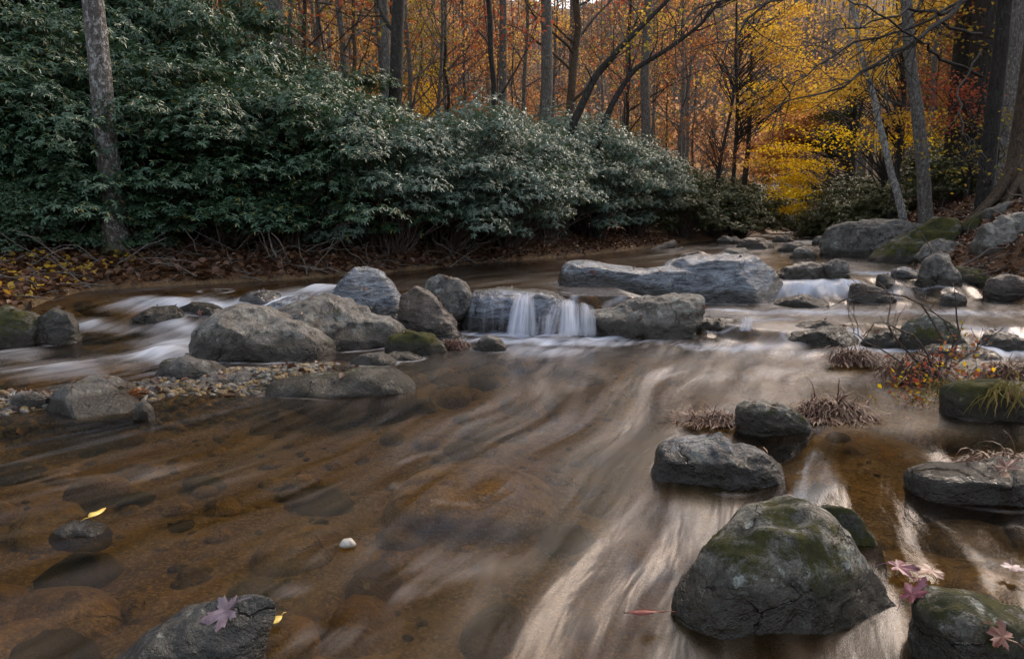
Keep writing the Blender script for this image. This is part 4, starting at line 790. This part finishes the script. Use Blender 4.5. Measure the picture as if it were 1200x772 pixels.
LB_DARK = 'tall dark green rhododendron crowding the left bank behind the pale trunk'; LB_SIL = 'rounded silvery green rhododendron hanging over the calm upstream water'; LB_OL = 'dark olive laurel bush by the far bend of the creek'
def shrub(k, px, Y, s, label, lift=0, rz=None, sz=None):
    o = pr[k] if not pu[k] else copy_tree(pr[k]); pu[k] = True; x = gx(px, Y); Y = Y-(.75 if Y < 14 and k != 3 else 0); x = gx(px, Y); o.location = (x, Y, gnd(x, Y)+lift-.12); o.rotation_euler = (0, 0, rnd.random()*6.28 if rz is None else rz); o.scale = (s, s, sz or s); o['label'] = label
    o['group'] = {LB_DARK: 'tall dark rhododendrons on the left bank', LB_SIL: 'silvery rhododendrons leaning over the calm water', LB_OL: 'olive laurels around the far bend'}.get(label, o['group']) ; return o
SL = iter(['rhododendron at the left edge behind the mossy mound', 'rhododendron directly left of the pale trunk', 'rhododendron hugging the back of the pale trunk', 'rhododendron just right of the pale trunk', 'tall rhododendron above the dead stick on the left bank', 'rhododendron spilling over the bank behind the white left channel', 'dark rhododendron meeting the silvery ones', 'high rhododendron filling the upper left corner', 'high rhododendron between the left edge and the pale trunk', 'high rhododendron just left of the top of the pale trunk', 'high rhododendron just right of the top of the pale trunk', 'high rhododendron around the dark straight trunk', 'rhododendron on the falling skyline right of the dark straight trunk', 'rhododendron on the skyline halfway down to the dark leaning trunk', 'rhododendron at the foot of the dark leaning trunk'])
for px, Y, s, k, sz in [(-60, 8.8, 1.0, 0, 1.1), (30, 9.6, 1.05, 2, 1.15), (95, 9.4, .9, 0, .95), (190, 9.7, .95, 0, 1.0), (265, 10.0, 1.0, 2, .8), (335, 10.4, 1.0, 0, 1.0), (395, 11.2, .95, 0, 1.05),
        (-90, 11.5, 1.2, 2, 1.7), (0, 12, 1.2, 2, 1.6), (80, 12, 1.25, 0, 1.9), (150, 12.5, 1.2, 2, 1.6), (230, 12.5, 1.2, 0, 1.7), (300, 13, 1.1, 2, 1.25), (370, 13.5, 1.1, 0, 1.35), (430, 14.0, 1.0, 2, 1.0),
        (-40, 15.5, 1.4, 2, 2.3), (60, 15.5, 1.4, 0, 2.6), (130, 16, 1.4, 2, 2.3), (210, 16, 1.4, 0, 2.4), (280, 16.5, 1.2, 2, 1.6), (350, 17, 1.2, 0, 1.6), (500, 16, 1.0, 0, 1.0), (410, 17.5, 1.1, 2, 1.1)]:
    o_ = shrub(k, px, Y, s, LB_DARK, sz=sz); o_['label'] = next(SL, 'tall dark rhododendron whose top shows above the front row on the left bank')
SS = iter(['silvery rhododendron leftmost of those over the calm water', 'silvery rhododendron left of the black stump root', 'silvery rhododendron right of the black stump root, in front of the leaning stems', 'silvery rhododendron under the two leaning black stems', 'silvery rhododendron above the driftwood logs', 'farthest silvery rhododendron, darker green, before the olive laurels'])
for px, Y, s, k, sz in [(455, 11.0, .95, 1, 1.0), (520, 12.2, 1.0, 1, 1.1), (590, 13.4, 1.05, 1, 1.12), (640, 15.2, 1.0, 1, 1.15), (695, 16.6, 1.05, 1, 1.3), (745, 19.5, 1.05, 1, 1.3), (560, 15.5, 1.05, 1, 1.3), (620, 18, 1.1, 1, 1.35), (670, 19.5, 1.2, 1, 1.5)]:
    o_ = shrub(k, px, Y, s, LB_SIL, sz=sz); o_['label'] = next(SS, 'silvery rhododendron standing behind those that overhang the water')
for px, Y, s in [(800, 21.5, .9), (835, 24, 1.0), (865, 27, .95), (785, 25, 1.1), (890, 34, 1.0), (975, 25, .8), (1000, 24, 1.0), (1025, 20, .75), (985, 30, 1.2), (940, 40, 1.2), (915, 46, 1.4), (1045, 21, .8), (830, 30, 1.2), (1110, 17, .6), (1085, 22, .9), (880, 42, 1.4), (960, 48, 1.3)]:
    o_ = shrub(3, px, Y, s, LB_OL); sd = 'left' if px < 900 else 'right'; o_['label'] = {800: 'olive laurel next to the farthest silvery rhododendron', 835: 'olive laurel under the red and rust tree', 865: 'olive laurel at the foot of the small dark trunk', 975: 'olive laurel under the yellow tree, right side', 1000: 'olive laurel behind the wide flat topped slab', 1025: 'low olive laurel left of the pale blotched leaning trunk', 1045: 'olive laurel behind the pale blotched leaning trunk', 1110: 'small olive laurel below the tall black pair of trunks', 1085: 'olive laurel behind the slim leaning trunk'}.get(px, f'olive laurel half hidden deep on the {sd} bank by the far bend'); o_['group'] = f'olive laurels on the {sd} bank'
shrub(0, 28, 8.3, .35, 'small low rhododendron sprig beside the moss covered mound'); shrub(2, 75, 8.6, .35, 'small rhododendron between the moss covered mound and the pale trunk')
shrub(2, 165, 9.0, .33, 'small rhododendron just right of the pale trunk')

# ------------------------------------------------------------------ leaf litter, gravel, sticks
rs = np.random.default_rng(99)
def scatter_ground(n, xr, yr, cond): 
    x = rs.uniform(*xr, n); y = rs.uniform(*yr, n); k = cond(x, y); x, y = x[k], y[k]; return np.stack([x, y, gz(x, y)], -1)
c1 = lambda x, y: (lambda d: (np.maximum(*d) > .03) & (np.maximum(*d) < 5))(bankd(x, y))
T = np.concatenate([scatter_ground(26000, (-9, 0), (4, 13), c1), scatter_ground(15000, (-2, 6), (11, 20), c1), scatter_ground(20000, (4.8, 14), (6.5, 20), c1)]); n = len(T); T[:, 2] += .012+.03*rs.random(n)
tv, tf = kite(1, .8, .3); b = MB(); b.stamp(tv, tf, rotmats(rs.random(n)*2*PI, rs.normal(size=n)*.4, rs.normal(size=n)*.5, rs.uniform(.05, .11, n)), T)
tag(b.build('leaf_litter', M['litter']), 'brown and rust fallen leaves covering both banks', 'leaf litter', kind='stuff')
n = 900; T = scatter_ground(1500, (-9, -4.2), (5.5, 8.6), lambda x, y: (bankd(x, y)[0] > .05) & (bankd(x, y)[0] < 1.2)); T[:, 2] += .05; n = len(T)
b = MB(); b.stamp(tv, tf, rotmats(rs.random(n)*2*PI, rs.normal(size=n)*.4, rs.normal(size=n)*.5, rs.uniform(.04, .08, n)), T); tag(b.build('leaf_litter', M['gold']), 'scattered yellow leaves on the left bank', 'leaf litter', kind='stuff')
def twig_mass(label, T, Lr):
    b = MB()
    for p_ in T:
        d = rs.normal(size=3)*np.array([1, 1, .35])+np.array([0, 0, .12]); L_ = rs.uniform(*Lr); q = bpath(p_+np.array([0, 0, .02]), d, L_, 6, .22, -.02, rs); q[:, 2] = np.maximum(q[:, 2], gz(q[:, 0], q[:, 1])+.01); r_ = L_*rs.uniform(.008, .02); b.tube(q, np.linspace(r_, r_*.3, 7), 4)
        if rs.random() < .6: q2 = bpath(q[3], d+rs.normal(size=3)*.8, L_*.5, 4, .25, 0, rs); b.tube(q2, np.linspace(r_*.5, r_*.2, 5), 3)
    tag(b.build('twigs', M['driftwood']), label, 'twigs', kind='stuff')
T = scatter_ground(3000, (-8, 1.5), (6, 14), lambda x, y: (bankd(x, y)[0] > -.05) & (bankd(x, y)[0] < 1.5))[:330]; twig_mass('tangled dead twigs under the rhododendrons on the left bank', T, (.25, .9))
T = scatter_ground(3000, (5, 11), (7, 15), lambda x, y: (bankd(x, y)[1] > 0) & (bankd(x, y)[1] < 3))[:200]; twig_mass('dead twigs strewn among the leaves on the right bank', T, (.2, .8))
pts_ = []
for o_ in [x for x in C.objects if x.get('category') == 'rock' and x.name.startswith('boulder') and x.location.y > 2.2]:
    co = np.array([v.co[:] for v in o_.data.vertices]); nz_ = np.array([v.normal[2] for v in o_.data.vertices]); W_ = co+np.array(o_.location)
    k = np.where((nz_ > .6) & (W_[:, 2] > wz(W_[:, 0], W_[:, 1])+.05))[0]
    if len(k): pts_.append(W_[rs.choice(k, rs.integers(1, 9))]+np.array([0, 0, .006]))
T = np.concatenate(pts_); n = len(T); b = MB(); b.stamp(tv, tf, rotmats(rs.random(n)*2*PI, rs.normal(size=n)*.3, rs.normal(size=n)*.4, rs.uniform(.02, .05, n)), T)
tag(b.build('leaf_litter', M['litter']), 'small curled brown leaves stuck to the wet rocks', 'leaf litter', kind='stuff')
# gravel
def pebbles(name, pts, sizes, mats, label, cat):
    v, f = ico(2); b = MB(); n = len(pts); mi = rs.integers(0, len(mats), n)
    for m in range(len(mats)):
        k = mi == m; q = v*(1+.18*vnoise(v*1.7+m*9, 3))[:, None]*np.array([1, .75, .5])
        b.stamp(q, f, rotmats(rs.random(k.sum())*2*PI, rs.normal(size=k.sum())*.25, rs.normal(size=k.sum())*.25, sizes[k]), pts[k], m)
    return tag(b.build(name, [M[x] for x in mats]), label, cat, kind='stuff')
T = scatter_ground(16000, (-4.6, -.6), (2.6, 5.3), lambda x, y: bar_h(x, y) > .25); T[:, 2] += .004
pebbles('gravel', T, rs.uniform(.3, 1, len(T))**2*.030+.007, ['grey', 'brown', 'pale', 'bed'], 'small mixed stones of the gravel bar at the left', 'gravel')
T = scatter_ground(2900, (-5, 5), (.8, 7.5), lambda x, y: (np.maximum(*bankd(x, y)) < -.1) & (bar_h(x, y) < .3)); sz = rs.random(len(T))**5*.17+.018
pebbles('creek_bed_stones', T, sz, ['bed', 'bed', 'brown', 'dark', 'moss'], 'rounded amber stones on the creek bed seen through the water', 'bed stones')
T = scatter_ground(500, (-4.2, -.7), (2.8, 5.1), lambda x, y: bar_h(x, y) > .3); T[:, 2] += .02; n = len(T)
b = MB(); b.stamp(tv, tf, rotmats(rs.random(n)*2*PI, rs.normal(size=n)*.4, rs.normal(size=n)*.6, rs.uniform(.03, .07, n)), T); tag(b.build('leaf_litter', M['litter']), 'dry leaves caught among the gravel bar stones', 'leaf litter', kind='stuff')

def stick(label, pp, Y, r, name='branch', cat='branch', mat='driftwood', twigs=0, Y2=None, seed=1):
    rs = np.random.default_rng(seed); Ys = np.linspace(Y, Y2 or Y, len(pp)); q = np.array([P(a, c, y) for (a, c), y in zip(pp, Ys)]); o0 = q[0].copy(); k = np.linspace(0, 1, len(q)); kk = np.linspace(0, 1, 14)
    q = np.stack([np.interp(kk, k, q[:, i]) for i in range(3)], -1)-o0; L = np.linalg.norm(q[-1]); q[1:] += rs.normal(size=(13, 3))*L*.012; b = MB(); b.tube(q, np.linspace(r, r*.35, 14), 7)
    for m in range(twigs):
        j = rs.integers(3, 13); t_ = bpath(q[j], rs.normal(size=3)*.7+(q[j]-q[j-1])/np.linalg.norm(q[j]-q[j-1]), L*(.15+.3*rs.random()), 6, .15, 0, rs); b.tube(t_, np.linspace(r*.45, r*.15, 7), 5)
    o = b.build(name, M[mat]); o.location = o0; return tag(o, label, cat)
stick('pale dead stick standing slantwise on the left bank right of the pale trunk', [(172, 322), (185, 305), (200, 290), (209, 282)], 8.2, .018, Y2=8.4)
stick('forked bleached twig close beside the pale trunk', [(155, 320), (160, 300), (170, 292), (185, 290)], 8.3, .016, twigs=3, seed=3)
stick('long thin twig lying across the leaf litter on the left bank', [(180, 308), (215, 312), (250, 318), (285, 322)], 8.5, .014, twigs=5, seed=4)
stick('tangled dead branch under the dark rhododendrons', [(165, 300), (200, 296), (235, 300), (262, 315)], 8.7, .016, twigs=8, seed=5)
stick('bleached driftwood root at the waterline under the silvery rhododendrons', [(528, 312), (545, 303), (556, 306), (560, 296)], 11.6, .03, twigs=4, seed=6)
stick('black broken stump root hanging from the bank above the calm water', [(556, 275), (552, 290), (558, 304), (548, 312)], 12.2, .10, mat='bark_dark', twigs=3, seed=7, cat='root', name='root')
stick('grey driftwood log pointing down into the water at the far left bank', [(790, 285), (770, 292), (745, 300)], 17, .10, Y2=16.4, seed=8, name='log', cat='log')
stick('second thinner driftwood log beneath the grey one', [(800, 292), (775, 297), (752, 301)], 16.2, .07, Y2=15.8, seed=9, name='log', cat='log')
stick('long dark branch slanting across the right rapid boulders', [(1050, 348), (1090, 326), (1140, 302), (1185, 285), (1230, 262)], 8.0, .022, Y2=9.0, mat='twig', twigs=6, seed=10)
stick('thin stick lying over the right bank rocks under the long branch', [(1078, 330), (1110, 324), (1150, 322), (1180, 312)], 8.0, .016, mat='twig', twigs=3, seed=11)

# bare twig shrub and dead grass tufts at the right
def skeleton(label, base, curves, Y, r, name, cat, mat='twig', seed=0, leaves=None):
    rs = np.random.default_rng(seed); o0 = P(base[0], base[1], Y); b = MB(); tips = []
    for pp in curves:
        q = np.array([P(a, c, Y+rs.normal()*.03*i) for i, (a, c) in enumerate(pp)])-o0; k = np.linspace(0, 1, len(q)); kk = np.linspace(0, 1, 12); q = np.stack([np.interp(kk, k, q[:, i]) for i in range(3)], -1); q[1:] += rs.normal(size=(11, 3))*.006; b.tube(q, np.linspace(r, r*.3, 12), 5)
        for m in range(5):
            j = rs.integers(4, 12); d = q[j]-q[j-1]; d /= np.linalg.norm(d); t_ = bpath(q[j], d+rs.normal(size=3)*.6, .08+.12*rs.random(), 5, .15, 0, rs); b.tube(t_, np.linspace(r*.4, r*.2, 6), 3); tips += list(t_[2:])
        tips += list(q[7:])
    root = empty(name, tuple(o0)); tag(root, label, cat); b.build('stem', M[mat], root)
    if leaves: 
        for lf, n in leaves: leaf_geo(np.array(tips), n, seed, (.014, .032), .05, kite(1, .7)).build('foliage', M[lf], root)
    return root
skeleton('bare arching twigs rising from the clump on the right, water behind them', (1100, 440), [[(1100, 440), (1105, 400), (1085, 360), (1050, 345), (1010, 340), (992, 352), (1000, 385)], [(1100, 440), (1070, 420), (1040, 385), (1045, 350), (1030, 330)], [(1100, 440), (1120, 400), (1095, 365), (1080, 355)], [(1100, 440), (1125, 395), (1118, 350), (1122, 340)], [(1100, 440), (1140, 410), (1175, 385)], [(1100, 440), (1060, 425), (1010, 400), (1000, 360)], [(1100, 440), (1075, 395), (1030, 375), (1012, 395)]], 4.1, .0075, 'twig_shrub', 'shrub', seed=3)
skeleton('little bush with yellow and red leaves beside the square mossy rock', (1105, 470), [[(1105, 470), (1090, 440), (1085, 425)], [(1105, 470), (1110, 435), (1120, 412)], [(1105, 470), (1130, 440), (1145, 430)], [(1105, 470), (1075, 455), (1060, 450)], [(1105, 470), (1085, 470), (1065, 478)]], 3.75, .004, 'bush', 'shrub', seed=4, leaves=[('yellow', 40), ('red', 170), ('olive', 90), ('rust', 60)])
def tuft(label, px, py, Y, w, n, L, mat, seed, name='grass_tuft', hang=1.0, flow=(-.35, -.5), h=.06):
    rs = np.random.default_rng(seed); o0 = P(px, py, Y); b = MB(); K = 6
    a = rs.random(n)*2*PI; n = int(n*1.9); a = rs.random(n)*2*PI; r_ = rs.random(n)**.6*(1+.25*np.sin(a*3+seed)); cl_ = rs.integers(0, 9, n); cx_ = rs.normal(size=9)*w*.16; cy_ = rs.normal(size=9)*w*.08; off = np.stack([w*.34*r_*np.cos(a)+cx_[cl_], w*.22*r_*np.sin(a)+cy_[cl_], h*.8*(.6+.5*(cl_%3)/2)*np.clip(1-r_**2, 0, 1)+.01+rs.random(n)*.02], -1)
    d = np.stack([np.cos(a)*(.3+r_), np.sin(a)*(.3+r_), rs.random(n)*.8-.05], -1)+rs.normal(size=(n, 3))*.75+np.array([flow[0], flow[1], 0]); d /= np.linalg.norm(d, axis=1)[:, None]; Ln = L*.62*rs.uniform(.35, 1.3, n)
    side = np.stack([-d[:, 1], d[:, 0], d[:, 2]*0], -1); side /= np.linalg.norm(side, axis=1)[:, None]+1e-9; wd = rs.uniform(.0014, .0046, n); pts = []; p = off.copy(); dd = d.copy()
    for k in range(K):
        pts.append(p.copy()); dd = dd + np.array([0, 0, -.42*hang]) + rs.normal(size=(n, 3))*.22; dd /= np.linalg.norm(dd, axis=1)[:, None]; p = p+dd*(Ln/K)[:, None]; p[:, 2] = np.maximum(p[:, 2], -o0[2]+.004+rs.random(n)*.012)
    pts = np.array(pts); wk = np.array([1, 1, .9, .75, .5, .15]); Lf = pts+side[None]*(wd[None]*wk[:, None])[..., None]; Rt = pts-side[None]*(wd[None]*wk[:, None])[..., None]
    V = np.stack([Lf, Rt], 2).transpose(1, 0, 2, 3).reshape(-1, 3); i = np.arange(n)[:, None]*(2*K)+np.arange(K-1)[None]*2; f = np.stack([i, i+1, i+3, i+2], -1).reshape(-1, 4); b.add(V, f)
    o = b.build(name, M[mat]); o.location = o0; return tag(o, label, 'grass tuft')
tuft('drooping red brown grass tuft, largest, right of the dark mossy rock in mid stream', 968, 497, 3.42, .36, 900, .26, 'deadgrass', 1, h=.12)
tuft('thin straggling dead grass tuft trailing left in the water', 838, 500, 3.35, .36, 420, .22, 'deadgrass', 2, flow=(-.8, -.3))
tuft('round red brown grass tuft just left of the bare twigs', 1000, 428, 4.72, .36, 700, .25, 'deadgrass', 3, h=.10)
tuft('dead grass tuft around the feet of the bare twigs', 1075, 440, 4.2, .45, 900, .28, 'deadgrass', 4, h=.10)
tuft('yellow green grass trailing over the left side of the square mossy rock', 1105, 462, 3.6, .28, 60, .20, 'greengrass', 5, h=.08)
tuft('yellow green grass hanging over the lower right of the square mossy rock', 1190, 470, 3.25, .30, 80, .26, 'greengrass', 6, flow=(-.2, -.8), h=.1)
tuft('reddish grass tuft at the right edge above the square mossy rock', 1185, 445, 3.9, .4, 600, .24, 'deadgrass', 7, h=.1)
tuft('thin brown grass over the flat black rock at the right edge', 1165, 550, 2.62, .3, 160, .24, 'deadgrass', 8, h=.05)
tuft('small clump of rusty leaves and grass on the tilted gravel bar rock', 160, 470, 3.72, .14, 260, .10, 'rust', 9, h=.05)
tuft('dead leaf and grass clump caught between the low rocks left of the cascade', 530, 408, 5.25, .22, 260, .12, 'deadgrass', 10, h=.05)

# ------------------------------------------------------------------ single fallen leaves
def lmat(name, c1, c2, rough=.35):
    s = NT(name); v = s.obj_coord(); col = s.mix(s.maprange(s.noise(v, 22, 4), .4, .6), c1, c2); s.bsdf(col, rough, .5, s.bump(s.noise(v, 60, 3), .5, .003)); return s.mat
LM = {'purple': lmat('leaf_pale_purple', (.13, .08, .095), (.28, .20, .22)), 'pink': lmat('leaf_pink', (.15, .03, .05), (.26, .11, .13)), 'brown': lmat('leaf_brown', (.17, .065, .04), (.28, .13, .09)), 'tan': lmat('leaf_tan', (.17, .08, .055), (.32, .20, .15)), 'yell': lmat('leaf_yellow_single', (.62, .42, .08), (.72, .55, .14)), 'red': lmat('leaf_dark_red', (.12, .02, .015), (.20, .045, .03))}
from mathutils.bvhtree import BVHTree
_bv = []
for o_ in [x for x in C.objects if x.get('category') == 'rock']:
    me_ = o_.data; _bv.append(BVHTree.FromPolygons([tuple(v.co + o_.location) for v in me_.vertices], [tuple(p_.vertices) for p_ in me_.polygons]))
def seat(px, py):
    d = Vector(ray(px, py)).normalized(); best = None
    for t_ in _bv:
        h_ = t_.ray_cast(Vector((0, 0, CH)), d)
        if h_[0] is not None and (best is None or h_[3] < best[2]): best = (h_[0], h_[1], h_[3])
    w_ = G(px, py, 0.0)
    for _ in range(6): w_ = G(px, py, float(wz(w_[0], w_[1])))
    dw = (Vector(w_)-Vector((0, 0, CH))).length
    if best is None or dw < best[2]: return Vector(w_)+Vector((0, 0, .012)), Vector((0, 0, 1))
    return best[0]+best[1]*.008, best[1]
def orient(o, px, py, rz, tilt):
    p_, n_ = seat(px, py); n_ = (n_+Vector((0, 0, .4))).normalized(); o.location = p_
    o.rotation_euler = (n_.to_track_quat('Z', 'Y').to_matrix() @ Euler((tilt[0]*.5, tilt[1]*.5, rz)).to_matrix()).to_euler()
def mleaf(label, px, py, Y, size, mat, rz, tilt=(0, 0), seed=0, curl=.15, name='maple_leaf'):
    size *= .82; v, f = maple(size, curl*.5+.05, seed); b = MB(); b.add(v, f); st = np.array([(0, -.1*size, 0), (.05*size, -.5*size, .01), (.12*size, -.95*size, .0)]); b.tube(st, [.0016, .0014, .001], 4); o = b.build(name, LM[mat], smooth=False); md = o.modifiers.new('thickness', 'SOLIDIFY'); md.thickness = .0012
    orient(o, px, py, rz, tilt); return tag(o, label, 'leaf')
def oleaf(label, px, py, Y, l, w, mat, rz, tilt=(0, 0)):
    k = 9; t = np.linspace(0, 1, k); h = np.sin(PI*t**.8)*w*.5; V = []; 
    for i in range(k): V += [(t[i]*l, h[i]+.0005, .12*w*math.sin(i)+.2*h[i]), (t[i]*l, 0, .06*l*math.sin(t[i]*3)), (t[i]*l, -h[i]-.0005, .2*h[i])]
    F_ = [(a, a+1, a+4, a+3) for i in range(k-1) for a in (3*i, 3*i+1)]; b = MB(); b.add(V, F_); b.tube([(0, 0, 0), (-.2*l, 0, .003), (-.38*l, .03*l, 0)], [.0013, .0011, .0008], 4); o = b.build('fallen_leaf', LM[mat]); md = o.modifiers.new('thickness', 'SOLIDIFY'); md.thickness = .001
    orient(o, px, py, rz, tilt); return tag(o, label, 'leaf')
mleaf('pale purple maple leaf on the dark rock at the bottom edge', 268, 717, 1.86, .075, 'purple', 2.2, (-.25, 0), 1)
mleaf('pink maple leaf lying in the water right of the dome boulder', 1072, 698, 1.86, .070, 'pink', .4, (-.1, .1), 2)
mleaf('tan maple leaf overlapping the pink one', 1090, 672, 1.98, .075, 'tan', -1.0, (.1, -.1), 3)
mleaf('rosy maple leaf behind the pink and tan ones', 1052, 668, 1.99, .075, 'pink', 1.3, (0, .1), 4)
mleaf('small rust brown maple leaf on top of the pink and tan ones', 1076, 684, 1.93, .034, 'red', 2.5, (0, .1), 5, .3)
mleaf('big curled pinkish brown leaf on the flat black rock at the right edge', 1180, 550, 2.66, .085, 'tan', .6, (.7, .3), 6, .4)
mleaf('brown maple leaf on the corner rock at the lower right', 1172, 745, 1.66, .060, 'brown', 1.0, (.2, .2), 7, .3)
mleaf('purple brown leaf floating near the right edge of the calm water', 1186, 668, 1.99, .055, 'purple', -.5, (0, 0), 8, .1)
oleaf('narrow yellow leaf with curved stem on the tiny black rock', 103, 609, 2.42, .075, .028, 'yell', -.3, (0, -.1))
oleaf('small yellow leaf floating near the rock with the pale purple maple leaf', 330, 726, 1.74, .045, .026, 'yell', 1.2)
oleaf('long dark red leaf at the left foot of the dome boulder', 776, 722, 1.74, .10, .028, 'red', .05, (.3, 0))
for i, (px, py, Y, sz, mt, lb) in enumerate([(425, 462, 4.0, .02, 'tan', 0), (695, 318, 7.7, .05, 'red', 'red leaf on the long blue grey boulder above the falls'), (428, 338, 6.4, .04, 'tan', 'tan leaf on the blue grey peaked boulder'), (234, 366, 6.6, .05, 'brown', 'orange brown leaf on the black rock in the left channel'),
        (825, 360, 5.9, .035, 'red', 'red leaf at the right end of the wedge shaped boulder'), (1052, 334, 7.9, .06, 'red', 'dark red leaf on the thin tilted slab'), (355, 438, 4.3, .05, 'red', 'rust red leaf on the moss striped rock, left one'), (330, 436, 4.45, .06, 'brown', 'brown leaf lying left of the rust red one on the moss striped rock'), (775, 318, 7.9, .05, 'brown', 'brown leaf at the notch between the two blue grey boulders'), (985, 340, 7.6, .06, 'red', 'red leaf on the reddish flat rock'), (365, 348, 6.2, .04, 'brown', 'brown leaf on the leaning blue grey slab')]):
    if lb: mleaf(lb, px, py, Y, sz, mt, i*1.7, (random.uniform(-.4, .4), random.uniform(-.4, .4)), 10+i, .4)
M['white'] = lmat('pebble_white', (.36, .33, .28), (.55, .52, .46))
tag(rock('white', 'white egg sized pebble shining through the shallow water', [(398, 638), (402, 631), (412, 631), (418, 638)], 641, dep=.8, lvl=3, name='pebble', under=.0), cat='pebble')
